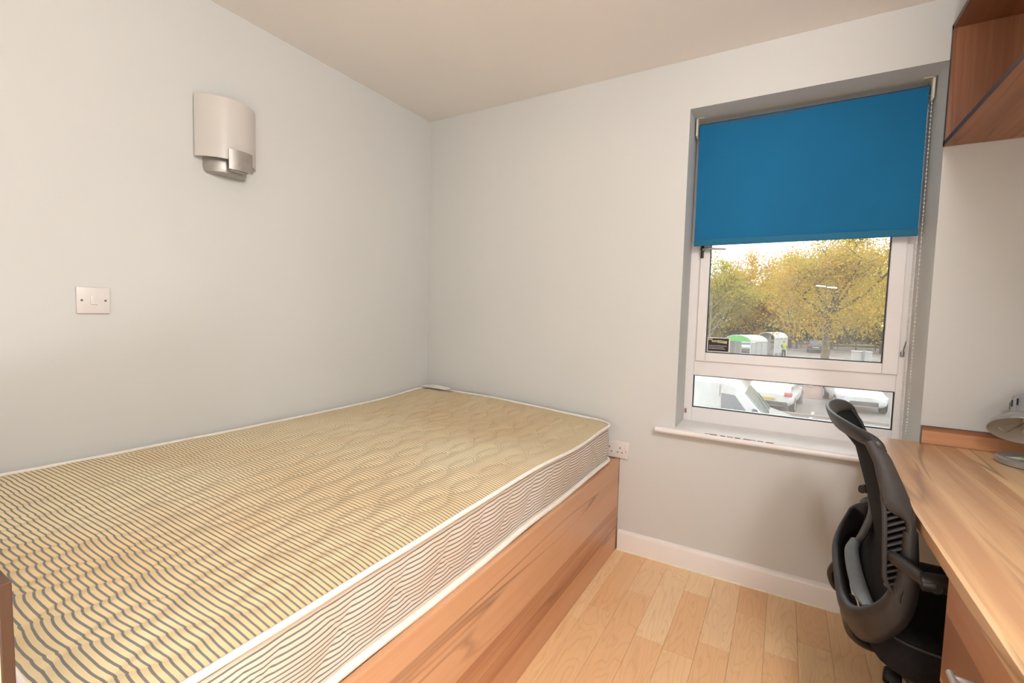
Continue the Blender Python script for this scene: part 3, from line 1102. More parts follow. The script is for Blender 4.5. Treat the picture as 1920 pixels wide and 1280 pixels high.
uu = AX.cross(Vector((0, 0, 1))).normalized()
ww = AX.cross(uu)
for k in range(14):
    a = 2 * math.pi * k / 14
    d_ = uu * math.cos(a) + ww * math.sin(a)
    b = B(); obox(b, RC + AX * 0.088 + d_ * 0.0412, d_, AX.cross(d_), AX, 0.0012, 0.0022, 0.012); obj('vent_slot', b, DARK_HOLE, cap)
b = B()
dcap = (Vector((-0.30, -0.9, 0)) - AX * AX.dot(Vector((-0.30, -0.9, 0)))).normalized()
obox(b, RC + AX * 0.096 + dcap * 0.0417, dcap, AX.cross(dcap), AX, 0.0010, 0.008, 0.006); obj('red_sticker', b, plain('red_sticker', (186, 40, 62), 0.5), cap)
b = B(); obox(b, RC + AX * 0.082 + dcap * 0.0417, dcap, AX.cross(dcap), AX, 0.0010, 0.009, 0.005); obj('blue_sticker', b, plain('blue_sticker', (34, 56, 104), 0.5), cap)
b = B()
lathe(b, [(0.013, 0.046), (0.014, 0.03), (0.012, 0.024)], RC, AX, 16, True, True)
tube(b, [RC + AX * 0.03, RC + AX * 0.012, RC - AX * 0.004 + uu * -0.004], 0.0065, 10)
obj('bulb', b, plain('cfl_tube', (222, 214, 196), 0.3), shd, smooth=60)
b = B()
p0, p1 = RC + AX * 0.038 - uu * 0.0, RC + AX * 0.006 - Vector((0.055, 0.03, 0.008))
obox(b, (p0 + p1) / 2, (p1 - p0).normalized(), (p1 - p0).normalized().cross(AX).normalized(), (p1 - p0).normalized().cross((p1 - p0).normalized().cross(AX)).normalized(), (p1 - p0).length / 2, 0.006, 0.0018, 0.001)
tube(b, catmull([p1, p1 + Vector((-.01, 0, .004)), p1 + Vector((-.02, .004, .012))], 4), 0.0010, 5)
obj('bulb_bracket', b, plain('lamp_bracket_metal', (150, 138, 126), 0.4, 0.6), shd)
b = B()
tube(b, catmull([(LBX + 0.03, LBY, DZ + 0.02), (LBX + 0.035, LBY + 0.02, DZ + 0.06), RC + Vector((0.05, 0.06, 0.0)), RC + AX * 0.055 + Vector((0.03, 0.0, 0))], 8), 0.009, 12)
obj('gooseneck', b, CASTER, dl, smooth=60)
b = B(); lathe(b, [(0.0, 0), (0.015, 0), (0.013, 0.03), (0.009, 0.045), (0.0, 0.047)], (LBX - 0.008, LBY - 0.035, DZ + 0.0235), (0.15, 0.1, 1), 16); obj('switch_stem', b, CASTER, lbase, smooth=50)
pn = thing('paper_scrap', (LBX - 0.045, LBY - 0.01, DZ + 0.0237), 'torn pale green paper scrap lying on the silver lamp base', 'paper')
b = B()
prism(b, [(LBX - 0.078, LBY - 0.020), (LBX - 0.055, LBY - 0.038), (LBX - 0.015, LBY - 0.020), (LBX - 0.012, LBY + 0.006), (LBX - 0.03, LBY + 0.004)], 2, DZ + 0.0235, DZ + 0.0243)
obj('sheet', b, plain('pale_paper', (214, 216, 186), 0.8), pn)
b = B(); prism(b, [(LBX - 0.045, LBY - 0.026), (LBX - 0.022, LBY - 0.018), (LBX - 0.020, LBY + 0.0), (LBX - 0.036, LBY - 0.006)], 2, DZ + 0.0243, DZ + 0.0245); obj('green_print', b, plain('green_print', (158, 176, 122), 0.8), pn)
#<CHAIR>
# ------------------------------------------------------------------ office chair (faces the desk, +x)
CX, CY = 2.41, -0.655
ch = thing('office_chair', (CX, CY, 0), 'black office swivel chair with mesh back pushed under the desk', 'chair')
YN_, YF_ = -0.915, -0.435          # near and far side of the backrest
fz = [0.912, 0.866, 0.80, 0.752, 0.70, 0.66, 0.61, 0.565]
fxf = [2.155, 2.185, 2.214, 2.233, 2.2385, 2.243, 2.238, 2.222]   # front edge of the side frame
fxr = [2.128, 2.150, 2.166, 2.174, 2.178, 2.180, 2.183, 2.186]   # rear edge


def at(z, arr):
    return float(np.interp(z, fz[::-1], arr[::-1]))


def xmid(z):
    return float(np.interp(z, [0.50, 0.61, 0.70, 0.84, 0.87, 0.90, 0.925], [2.19, 2.205, 2.188, 2.150, 2.128, 2.100, 2.084]))


# mesh of the backrest, concave towards the sitter
b = B()


def backf(u, v):
    z = 0.455 + (0.918 - 0.455) * v
    y = YN_ + 0.008 + (YF_ - YN_ - 0.016) * u
    tt = abs(2 * u - 1)
    xe = at(max(0.565, min(z, 0.912)), fxf) - 0.012
    x = xmid(z) + (xe - xmid(z)) * tt ** 2.2
    return (x, y, z)


grid(b, backf, 28, 30, 0.005)
obj('back_mesh', b, MESH_BLK, ch, smooth=60)
# side frames: front bar, rear rim and a ladder of slats
fxr_far = [2.128, 2.160, 2.190, 2.208, 2.212, 2.214, 2.212, 2.205]
for yc, sg, rear in ((YN_, -1, fxr), (YF_, 1, fxr_far)):
    n = 40
    zs = np.linspace(0.912, 0.545, n)
    pf, wf = [], []
    slot = 0.040 if sg < 0 else 0.014
    for z in zs:
        xf = at(max(z, 0.565), fxf); xr = at(max(z, 0.565), rear)
        xs = xr + slot * max(0.0, min(1.0, (0.775 - z) / 0.035))
        if z < 0.60: xs = min(xf - 0.012, xs + (0.60 - z) * 0.5)
        pf.append(((xf + xs) / 2, yc, z)); wf.append(xf - xs)
    b = B(); band(b, pf, wf, interp([0.020, 0.024, 0.022, 0.020], n), Vector((1, 0, 0)), 14, 3.5)
    sf = obj('side_frame', b, BLACKP, ch, smooth=50)
    b = B()
    pr_ = [(at(max(z, 0.565), rear) + 0.004 + 0.5 * max(0, 0.59 - z) + (slot if sg > 0 else 0.0) * 0, yc, z) for z in np.linspace(0.785, 0.535, 22)]
    band(b, pr_, 0.010, 0.014, Vector((1, 0, 0)), 10, 3.0)
    obj('rear_rim', b, BLACKP, sf, smooth=50)
    for k in range(12):
        z = 0.588 + k * 0.0155
        xr = at(z, rear)
        hl = slot * 0.6
        b = B()
        d = Vector((0.85, 0, 0.53)).normalized()
        obox(b, (xr + hl, yc, z), d, Vector((0, 1, 0)), d.cross(Vector((0, 1, 0))), hl, 0.006, 0.0028, 0.0008, 1)
        obj('slat', b, BLACKP, sf)
# curled top rail
b = B()
pth = catmull([(2.166, YN_, 0.884), (2.150, YN_ + 0.006, 0.905), (2.122, YN_ + 0.055, 0.912), (2.092, -0.77, 0.918), (2.082, -0.675, 0.921), (2.092, -0.57, 0.924), (2.118, -0.49, 0.922), (2.145, YF_ - 0.004, 0.910), (2.164, YF_, 0.884)], 6)
ups = []
for i in range(len(pth)):
    ups.append(Vector((-0.45, 0, 1)).normalized())
band(b, pth, interp([0.020, 0.030, 0.040, 0.046, 0.048, 0.046, 0.040, 0.030, 0.020], len(pth)), interp([0.018, 0.022, 0.016, 0.014, 0.013, 0.014, 0.016, 0.022, 0.018], len(pth)), ups, 14, 3.0)
obj('top_rail', b, BLACKP, ch, smooth=50)
# lower loop that wraps round the back of the seat
b = B()
pth = catmull([(2.226, YN_, 0.715), (2.2285, YN_ + 0.001, 0.640), (2.226, YN_ + 0.003, 0.575), (2.206, YN_ + 0.010, 0.505), (2.166, -0.872, 0.446), (2.142, -0.80, 0.425), (2.134, -0.69, 0.452), (2.137, -0.57, 0.480), (2.160, -0.490, 0.512), (2.195, YF_ - 0.004, 0.555), (2.218, YF_, 0.590), (2.226, YF_, 0.615)], 6)
band(b, pth, interp([0.028, 0.036, 0.050, 0.066, 0.082, 0.085, 0.068, 0.064, 0.074, 0.085, 0.06, 0.03], len(pth)), interp([0.024, 0.026, 0.027, 0.030, 0.036, 0.034, 0.028, 0.026, 0.024, 0.022, 0.022, 0.02], len(pth)), Vector((-0.45, 0, 1)), 14, 3.2)
obj('lower_back_loop', b, BLACKP, ch, smooth=50)
b = B()
pth = catmull([(2.172, -0.858, 0.486), (2.164, -0.79, 0.484), (2.158, -0.70, 0.500), (2.160, -0.61, 0.517), (2.176, -0.55, 0.528)], 6)
band(b, pth, interp([0.028, 0.036, 0.036, 0.034, 0.028], len(pth)), 0.010, Vector((1, 0, 0.25)), 12, 3.0)
obj('loop_inlay', b, GREYP, ch, smooth=50)
for yc, sg, rear in ((YN_, 1, fxr), (YF_, -1, fxr_far)):
    b = B()
    grid(b, lambda u, v: (at(0.57 + 0.33 * v, rear) + 0.004 + (at(0.57 + 0.33 * v, fxf) - at(0.57 + 0.33 * v, rear) - 0.010) * u, yc + sg * 0.013, 0.57 + 0.33 * v), 6, 16, 0.003)
    obj('wing_lining', b, MESH_BLK, ch, smooth=60)
b = B()
grid(b, lambda u, v: (2.178 + 0.028 * v + 0.03 * abs(2 * u - 1) ** 2, -0.885 + 0.43 * u, 0.470 + 0.03 * u + 0.10 * v), 14, 5, 0.004)
obj('lower_back_panel', b, MESH_BLK, ch, smooth=60)
# lumbar tongue hanging behind the mesh
b = B()
pth = catmull([(2.182, -0.62, 0.76), (2.192, -0.62, 0.70), (2.196, -0.63, 0.64), (2.180, -0.64, 0.585), (2.168, -0.645, 0.56)], 6)
band(b, pth, interp([0.03, 0.05, 0.06, 0.055, 0.03], len(pth)), 0.012, Vector((0, 1, 0)), 12, 3.0)
obj('lumbar_support', b, BLACKP, ch, smooth=50)
b = B()
tube(b, catmull([(2.226, YF_ - 0.002, 0.622), (2.206, YF_ + 0.004, 0.612), (2.206, YF_ + 0.006, 0.592), (2.224, YF_, 0.584)], 5), 0.011, 10)
obj('height_lever', b, GREYP, ch, smooth=60)
# yoke from loop to the mechanism
b = B()
pth = catmull([(2.146, -0.79, 0.43), (2.150, -0.76, 0.385), (2.19, -0.72, 0.335), (2.28, -0.68, 0.305), (2.40, -0.67, 0.300)], 6)
band(b, pth, interp([0.09, 0.10, 0.09, 0.07, 0.08], len(pth)), interp([0.03, 0.036, 0.035, 0.03, 0.03], len(pth)), Vector((0, 1, 0)), 14, 3.4)
obj('back_yoke', b, BLACKP, ch, smooth=50)
b = B()
pth = catmull([(2.136, -0.585, 0.470), (2.120, -0.555, 0.41), (2.134, -0.545, 0.365), (2.158, -0.55, 0.36), (2.152, -0.565, 0.42), (2.142, -0.58, 0.46)], 6)
tube(b, pth, 0.011, 10)
obj('tilt_handle', b, CASTER, ch, smooth=60)
# seat
b = B()


def seat_pt(a, v):
    """superellipse outline, rounded cushion"""
    ca, sa = math.cos(a), math.sin(a)
    d = (abs(ca) ** 5 + abs(sa) ** 5) ** (-1 / 5)
    return ca * d * 0.245, sa * d * 0.250


prof_s = [(0.55, 0.340), (0.90, 0.342), (0.985, 0.352), (1.0, 0.378), (1.0, 0.408), (0.985, 0.436), (0.95, 0.450), (0.80, 0.458), (0.45, 0.455), (0.0, 0.452)]
NS = 64
rings = []
for k_, z in prof_s:
    if k_ == 0:
        rings.append([b.verts.new((CX + 0.02, CY, z))])
        continue
    ring = []
    for q in range(NS):
        x, y = seat_pt(2 * math.pi * q / NS, 0)
        dz = -0.010 * max(0, (x * k_ - 0.12) / 0.12) ** 2
        ring.append(b.verts.new((CX + 0.02 + x * k_, CY + y * k_, z + dz)))
    rings.append(ring)
for i in range(len(rings) - 1):
    A, C = rings[i], rings[i + 1]
    for q in range(NS):
        q2 = (q + 1) % NS
        if len(C) == 1: b.faces.new([A[q], A[q2], C[0]])
        else: b.faces.new([A[q], A[q2], C[q2], C[q]])
b.faces.new(rings[0][::-1])
seat = obj('seat', b, FABRIC_BLK, ch, smooth=60)
b = B()
tube(b, [(CX + 0.02 + seat_pt(2 * math.pi * q / NS, 0)[0] * 0.988, CY + seat_pt(2 * math.pi * q / NS, 0)[1] * 0.988, 0.435) for q in range(NS)], 0.003, 6, closed=True)
obj('seat_seam', b, plain('seam_thread_grey', (58, 58, 62), 0.9), seat, smooth=60)
b = B(); box(b, CX - 0.17, CX + 0.19, CY - 0.18, CY + 0.18, 0.318, 0.345, 0.012, 3); obj('seat_pan', b, BLACKP, ch, smooth=40)
b = B(); box(b, CX - 0.11, CX + 0.10, CY - 0.07, CY + 0.07, 0.27, 0.322, 0.012, 3); obj('tilt_mechanism', b, BLACKP, ch, smooth=40)
# armrests
for yc, yo, sg in ((YN_, YN_ - 0.065, -1), (YF_, YF_ + 0.065, 1)):
    b = B()
    pth = catmull([(2.196, yc, 0.650), (2.205, yc + sg * 0.020, 0.648), (2.232, yc + sg * 0.050, 0.640), (2.250, yo, 0.634)], 6)
    band(b, pth, interp([0.026, 0.028, 0.028, 0.028], len(pth)), interp([0.02, 0.022, 0.024, 0.024], len(pth)), Vector((0, 0, 1)), 12, 2.6)
    br = obj('arm_bracket', b, BLACKP, ch, smooth=50)
    b = B()
    pth = catmull([(2.236, yo - sg * 0.0, 0.634), (2.30, yo, 0.640), (2.42, yo, 0.642), (2.50, yo - sg * 0.004, 0.636)], 6)
    band(b, pth, interp([0.032, 0.030, 0.030, 0.022], len(pth)), interp([0.046, 0.05, 0.055, 0.045], len(pth)), Vector((0, 0, 1)), 14, 3.0)
    ar = obj('armrest', b, BLACKP, ch, smooth=50)
    b = B(); lathe(b, [(0.0, 0.0), (0.011, 0.0), (0.012, 0.002)], (2.256, yo + sg * 0.0235, 0.636), (-0.25, sg, 0.1), 16); obj('socket_hole', b, DARK_HOLE, ar)
# gas lift, star base, casters
b = B()
lathe(b, [(0.026, 0.075), (0.026, 0.20), (0.014, 0.20), (0.014, 0.275)], (CX, CY, 0), (0, 0, 1), 24, True, True)
obj('gas_lift', b, CASTER, ch, smooth=40)
b = B(); lathe(b, [(0.0, 0.062), (0.040, 0.062), (0.046, 0.09), (0.040, 0.125), (0.0, 0.128)], (CX, CY, 0), (0, 0, 1), 24); obj('base_hub', b, CASTER, ch, smooth=40)
for k in range(5):
    a = R(106 + 72 * k)
    d = Vector((math.cos(a), math.sin(a), 0))
    pr_ = Vector((-d.y, d.x, 0))
    b = B()
    pth = catmull([Vector((CX, CY, 0.100)) + d * 0.03, Vector((CX, CY, 0.098)) + d * 0.15, Vector((CX, CY, 0.082)) + d * 0.28, Vector((CX, CY, 0.076)) + d * 0.325], 5)
    band(b, pth, interp([0.050, 0.044, 0.034, 0.028], len(pth)), interp([0.040, 0.034, 0.024, 0.018], len(pth)), pr_, 12, 3.0)
    lg = obj('base_leg', b, CASTER, ch, smooth=50)
    c0 = Vector((CX, CY, 0)) + d * 0.312
    ad = (pr_ * math.cos(0.5 + k) + d * math.sin(0.5 + k)).normalized()
    b = B()
    fwd = Vector((-ad.y, ad.x, 0))
    wc = c0 + fwd * 0.014 + Vector((0, 0, 0.0255))
    for s_ in (-1, 1):
        lathe(b, [(0.0, 0.006), (0.021, 0.006), (0.0252, 0.009), (0.0252, 0.020), (0.021, 0.024), (0.0, 0.025)], wc, ad * s_, 24)
    tube(b, [wc - ad * 0.012, wc + ad * 0.012], 0.007, 8)
    tube(b, [c0 + Vector((0, 0, 0.03)), c0 + Vector((0, 0, 0.078))], 0.0065, 10)
    # hood over the wheels
    hood = []
    for q in range(9):
        an = R(20 + 20 * q)
        hood.append(wc + fwd * (-math.cos(an) * 0.029) + Vector((0, 0, math.sin(an) * 0.029)))
    band(b, hood, 0.034, 0.004, ad, 8, 4)
    obj('caster', b, CASTER, lg, smooth=45)
#</CHAIR>
# ------------------------------------------------------------------ car park outside
G = -2.60


def ground_mat():
    t = NT('pale_tarmac')
    c = t.co()
    n1 = t.noise(c, 0.25, 4.0, 0.6)
    n2 = t.noise(c, 9.0, 3.0, 0.6)
    base = t.ramp(n1, [(0.35, s2l((126, 116, 110))), (0.65, s2l((146, 139, 134)))])
    return t.done(t.bsdf(t.mix(t.math('MULTIPLY', n2, 0.25), base, s2l((100, 92, 86))), 0.85, 0, None, 0.2))


b = B(); box(b, -70, 90, 0.4, 150, G - 0.2, G); struct('ground', b, ground_mat())
BRICKP = plain('brick_paving', (124, 98, 88), 0.9, 0, 0.15, 3)
b = B(); box(b, 2.4, 4.2, 24.0, 34, G, G + 0.012); tag(obj('brick_paving', b, BRICKP), kind='structure')
GRASS = plain('verge_grass', (124, 118, 84), 0.95, 0, 0.2, 4)
b = B(); box(b, -60, 80, 74.5, 110, G, G + 0.10, 0.02); tag(obj('grass_verge', b, GRASS), kind='structure')
KERB = plain('kerb_stone', (160, 155, 150), 0.85)
b = B(); box(b, -60, 80, 74.2, 74.5, G, G + 0.14, 0.02); tag(obj('kerb', b, KERB), kind='structure')
PAINT = plain('white_road_paint', (190, 186, 180), 0.7, 0, 0.08, 8)
bays = tag(bpy.data.objects.new('parking_markings', None), 'white painted parking bay lines on the tarmac', 'road marking')
COL.objects.link(bays); bays.location = (3, 24, G); ORI[bays.name] = Vector((3, 24, G))
for x, y in ((2.72, 16.6), (3.15, 29.5), (5.75, 19.5), (6.6, 24.2), (8.0, 19.8), (-0.6, 27.0), (7.2, 33.0), (9.6, 33.0)):
    b = B(); prism(b, [(x, y), (x + 0.11, y), (x + 0.11 + 0.35, y + 3.6), (x + 0.35, y + 3.6)], 2, G + 0.002, G + 0.016); obj('bay_line', b, PAINT, bays)
for x0, x1, y in ((2.4, 7.0, 53.5), (6.0, 11.0, 50.0), (2.8, 9.0, 66.0)):
    b = B(); box(b, x0, x1, y, y + 0.25, G + 0.002, G + 0.016); obj('bay_line', b, PAINT, bays)
RAILM = plain('galvanised_rail', (150, 140, 128), 0.6, 0.3)
b = B()
rail = thing('metal_barrier', (4, 15.6, G), 'low grey metal rail crossing the car park beyond the white van', 'barrier')
box(b, -4, 14, 15.55, 15.62, G + 0.62, G + 0.70, 0.01); obj('rail', b, RAILM, rail)
for k in range(10):
    b = B(); box(b, -4 + k * 2.0 - 0.03, -4 + k * 2.0 + 0.03, 15.56, 15.61, G, G + 0.66, 0.005); obj('post', b, RAILM, rail)
TIMB = plain('brown_timber', (112, 98, 84), 0.8, 0, 0.1, 8)
fence = thing('timber_rail_fence', (6, 72, G), 'low brown timber rail fence along the back of the car park', 'fence')
for z in (0.45, 0.95):
    b = B(); box(b, -12, 24, 72.0, 72.08, G + z, G + z + 0.15, 0.01); obj('rail', b, TIMB, fence)
for k in range(19):
    b = B(); box(b, -12 + 2 * k - 0.07, -12 + 2 * k + 0.07, 72.08, 72.22, G, G + 1.2, 0.02); obj('post', b, TIMB, fence)
BOLL = plain('dark_bollard_paint', (66, 62, 56), 0.6)
for x, y, lb in ((2.60, 67.5, 'dark bollard left of the navy car by the timber fence'), (3.35, 67.5, 'dark bollard directly beside the navy car at the fence')):
    b = B(); lathe(b, [(0.10, 0), (0.10, 1.15), (0.08, 1.24), (0.0, 1.27)], (x, y, G), (0, 0, 1), 14, True); o = obj('bollard', b, BOLL, None, 40, (x, y, G)); tag(o, lb, 'bollard', 'bollards by the fence')

# --- vehicles
TYRE = plain('tyre_rubber', (30, 30, 32), 0.8)
CARGLASS = plain('tinted_car_glass', (76, 86, 92), 0.08, 0, 0.05, 2, 0, 0.8)
SCREENG = plain('windscreen_glass', (136, 142, 142), 0.1, 0, 0.1, 3, 0, 0.8)
RED = plain('tail_light_red', (176, 74, 82), 0.25)
PLATE = plain('yellow_number_plate', (186, 158, 70), 0.5)
HUB = plain('alloy_wheel', (170, 172, 174), 0.35, 0.6)
DKTRIM = plain('dark_bumper_trim', (70, 70, 72), 0.6)
LIGHTC = plain('clear_lamp', (224, 226, 226), 0.2)


def xf(bm, loc, rz):
    bmesh.ops.transform(bm, matrix=Matrix.Translation(loc) @ Matrix.Rotation(rz, 4, 'Z'), verts=bm.verts[:])


def loft(bm, secs):
    rings = [[bm.verts.new(p) for p in s] for s in secs]
    n = len(rings[0])
    for a, c in zip(rings[:-1], rings[1:]):
        for k in range(n):
            bm.faces.new([a[k], a[(k + 1) % n], c[(k + 1) % n], c[k]])
    bm.faces.new(rings[0][::-1]); bm.faces.new(rings[-1])


def sect(y, w, z0, z1, n=20, p=3.2, top=1.0):
    out = []
    zc, hz = (z0 + z1) / 2, (z1 - z0) / 2
    for k in range(n):
        a = 2 * math.pi * (k + 0.5) / n
        ca, sa = math.cos(a), math.sin(a)
        d = (abs(ca) ** p + abs(sa) ** p) ** (-1 / p)
        wz = w * (1 - (1 - top) * max(0, sa * d))
        out.append((ca * d * wz, y, zc + sa * d * hz))
    return out


def car(name, loc, rz, label, paint, L=4.1, W=0.88, hgt=1.5, group=None, hatch=True):
    """built pointing +y (rear at y = 0)"""
    th = thing(name, loc, label, 'car', group)
    S = hgt / 1.5

    def put(nm, bm, m, par=th, sm=40):
        xf(bm, loc, rz)
        return obj(nm, bm, m, par, sm)
    b = B()
    loft(b, [sect(0.0, W * 0.86, 0.38, 0.86 * S), sect(0.10, W * 0.96, 0.30, 0.96 * S), sect(0.45, W, 0.22, 1.0 * S), sect(L * 0.5, W, 0.2, 0.98 * S), sect(L * 0.72, W, 0.22, 0.95 * S), sect(L - 0.45, W * 0.97, 0.24, 0.84 * S), sect(L - 0.1, W * 0.88, 0.28, 0.74 * S), sect(L, W * 0.74, 0.36, 0.64 * S)])
    body = put('body', b, paint)
    b = B()
    y0, y1 = (0.10, 0.55) if hatch else (0.75, 1.30)
    secs = [sect(y0, W * 0.86, 0.80 * S, 0.98 * S, top=0.95), sect((y0 + y1) / 2 + 0.02, W * 0.86, 0.80 * S, 1.30 * S, top=0.86), sect(y1, W * 0.87, 0.80 * S, 1.46 * S, top=0.80), sect(y1 + 0.6, W * 0.88, 0.80 * S, 1.5 * S, top=0.80), sect(L * 0.52, W * 0.88, 0.8 * S, 1.48 * S, top=0.80), sect(L * 0.60, W * 0.88, 0.8 * S, 1.34 * S, top=0.82), sect(L * 0.72, W * 0.86, 0.8 * S, 0.96 * S, top=0.92)]
    loft(b, secs)
    put('cabin', b, paint)
    # rear window
    b = B()
    ym = (y0 + y1) / 2
    q = [(-W * 0.66, ym - 0.105, 1.06 * S), (W * 0.66, ym - 0.105, 1.06 * S), (W * 0.60, y1 - 0.055, 1.38 * S), (-W * 0.60, y1 - 0.055, 1.38 * S)]
    A = [b.verts.new(p) for p in q]; C = [b.verts.new((p[0], p[1] + 0.10, p[2] - 0.03)) for p in q]
    b.faces.new(A); b.faces.new(C[::-1])
    for k in range(4): b.faces.new([A[k], A[(k + 1) % 4], C[(k + 1) % 4], C[k]])
    put('rear_window', b, CARGLASS)
    # windscreen
    b = B()
    q = [(-W * 0.68, L * 0.715, 1.0 * S), (W * 0.68, L * 0.715, 1.0 * S), (W * 0.62, L * 0.55, 1.43 * S), (-W * 0.62, L * 0.55, 1.43 * S)]
    A = [b.verts.new((p[0], p[1] + 0.03, p[2] + 0.02)) for p in q]; C = [b.verts.new((p[0], p[1] - 0.08, p[2] - 0.05)) for p in q]
    b.faces.new(A); b.faces.new(C[::-1])
    for k in range(4): b.faces.new([A[k], A[(k + 1) % 4], C[(k + 1) % 4], C[k]])
    put('windscreen', b, SCREENG)
    for s_ in (-1, 1):
        b = B()
        q = [(y1 - 0.05, 1.03 * S), (L * 0.66, 1.03 * S), (L * 0.52, 1.38 * S), (y1 + 0.1, 1.40 * S)]
        A = [b.verts.new((s_ * W * (0.905 - 0.17 * ((z / S - 1.03) / 0.37)), y, z)) for y, z in q]
        C = [b.verts.new((s_ * W * (0.80 - 0.17 * ((z / S - 1.03) / 0.37)), y, z)) for y, z in q]
        b.faces.new(A); b.faces.new(C[::-1])
        for k in range(4): b.faces.new([A[k], A[(k + 1) % 4], C[(k + 1) % 4], C[k]])
        put('side_window', b, CARGLASS)
        b = B(); obox(b, (s_ * W * 0.80, 0.075, 0.86 * S), Vector((1, -0.25 * s_ * -1, 0)).normalized(), Vector((0, 1, 0)), Vector((0, 0, 1)), 0.135, 0.10, 0.085, 0.03); put('tail_light', b, RED)
        b = B(); obox(b, (s_ * W * 0.70, L - 0.14, 0.66 * S), Vector((1, 0, 0)), Vector((0, 1, 0)), Vector((0, 0, 1)), 0.17, 0.10, 0.06, 0.03); put('headlight', b, LIGHTC)
        b = B(); obox(b, (s_ * W * 1.05, L * 0.66, 1.02 * S), Vector((1, 0, 0)), Vector((0, 1, 0)), Vector((0, 0, 1)), 0.09, 0.05, 0.06, 0.03); put('wing_mirror', b, paint)
    b = B(); box(b, -W * 0.30, W * 0.30, -0.03, 0.06, 0.60 * S, 0.70 * S, 0.004); put('number_plate', b, PLATE)
    b = B(); box(b, -W * 0.78, W * 0.78, -0.035, 0.10, 0.36, 0.50, 0.02); put('rear_bumper', b, DKTRIM)
    b = B(); box(b, -W * 0.55, W * 0.55, L - 0.06, L + 0.012, 0.36, 0.54, 0.02); put('grille', b, DKTRIM)
    for wx in (-1, 1):
        for wy in (0.72, L - 0.80):
            b = B(); lathe(b, [(0.0, 0.02), (0.20, 0.02), (0.22, 0.0), (0.30, 0.0), (0.315, 0.03), (0.315, 0.17), (0.30, 0.20), (0.0, 0.20)], (wx * (W + 0.01), wy, 0.315), (-wx, 0, 0), 24)
            wh = put('wheel', b, TYRE)
            b = B(); lathe(b, [(0.0, -0.005), (0.19, 0.0), (0.19, 0.02), (0.0, 0.03)], (wx * (W + 0.01), wy, 0.315), (-wx, 0, 0), 20); put('hubcap', b, HUB, wh)
    return th


CARWHITE = plain('white_car_paint', (192, 193, 190), 0.2, 0, 0.01, 2)
CARNAVY = plain('navy_car_paint', (64, 66, 84), 0.2, 0, 0.04, 2)
CARSILV = plain('silver_car_paint', (184, 186, 188), 0.25, 0.4, 0.03, 2)
car('hatchback_car', (1.50, 18.9, G), R(-7), 'white hatchback with red tail lights seen from behind through the lower pane', CARWHITE, hgt=1.40, group='parked cars')
car('parked_car', (4.55, 25.3, G), R(184), 'white car facing the window, partly behind the top of the chair', CARWHITE, L=4.4, hgt=1.62, group='parked cars')
car('saloon_car', (5.1, 60.0, G), R(-2), 'dark navy car parked by the tree trunk at the back of the car park', CARNAVY, group='parked cars', hatch=False)
car('estate_car', (0.1, 54.5, G), R(78), 'silver car half hidden between the two trolley shelters', CARSILV, group='parked cars')

# white panel van: side towards the window, front to the right
VX, VY = -2.75, 9.45
van = thing('panel_van', (VX + 2.5, VY + 0.95, G), 'large white panel van parked below the window, seen in the lower pane', 'van')
VH = 2.34
side = [(0.0, 0.35), (0.0, VH - 0.12), (0.12, VH), (3.55, VH), (3.80, VH - 0.08), (3.98, VH - 0.25), (4.50, 1.52), (5.05, 1.37), (5.25, 1.18), (5.30, 0.42), (5.2, 0.32)]
b = B()
n = len(side)
ringsL = []
Wv = 1.90
for f_ in (0.0, 0.05, 0.30, 0.95, 1.60, 1.85, 1.90):
    ring = []
    for (x, z) in side:
        # tumblehome and rounded roof edge
        e = min(f_, Wv - f_)
        dz = 0.0
        if z > 2.0: dz = -0.10 * max(0, 1 - e / 0.30) ** 2
        dx = -0.16 * max(0, (x - 4.0) / 1.3) * max(0, 1 - e / 0.6) ** 2
        ins = 0.10 * max(0, (z - 1.2) / 1.2)
        yy = VY + ins + f_ * (Wv - 2 * ins) / Wv
        ring.append(b.verts.new((VX + x + dx, yy, G + z + dz)))
    ringsL.append(ring)
for A, C in zip(ringsL[:-1], ringsL[1:]):
    for k in range(n):
        b.faces.new([A[k], A[(k + 1) % n], C[(k + 1) % n], C[k]])
b.faces.new(ringsL[0][::-1]); b.faces.new(ringsL[-1])
vb = obj('body', b, CARWHITE, van, 35)


def van_side(bm, poly, y_off=-0.012, d=0.03):
    A = [bm.verts.new((VX + x, VY + 0.10 * max(0, (z - 1.2) / 1.2) + y_off, G + z)) for x, z in poly]
    C = [bm.verts.new((VX + x, VY + 0.10 * max(0, (z - 1.2) / 1.2) + y_off + d, G + z)) for x, z in poly]
    bm.faces.new(A); bm.faces.new(C[::-1])
    for k in range(len(poly)): bm.faces.new([A[k], A[(k + 1) % len(poly)], C[(k + 1) % len(poly)], C[k]])


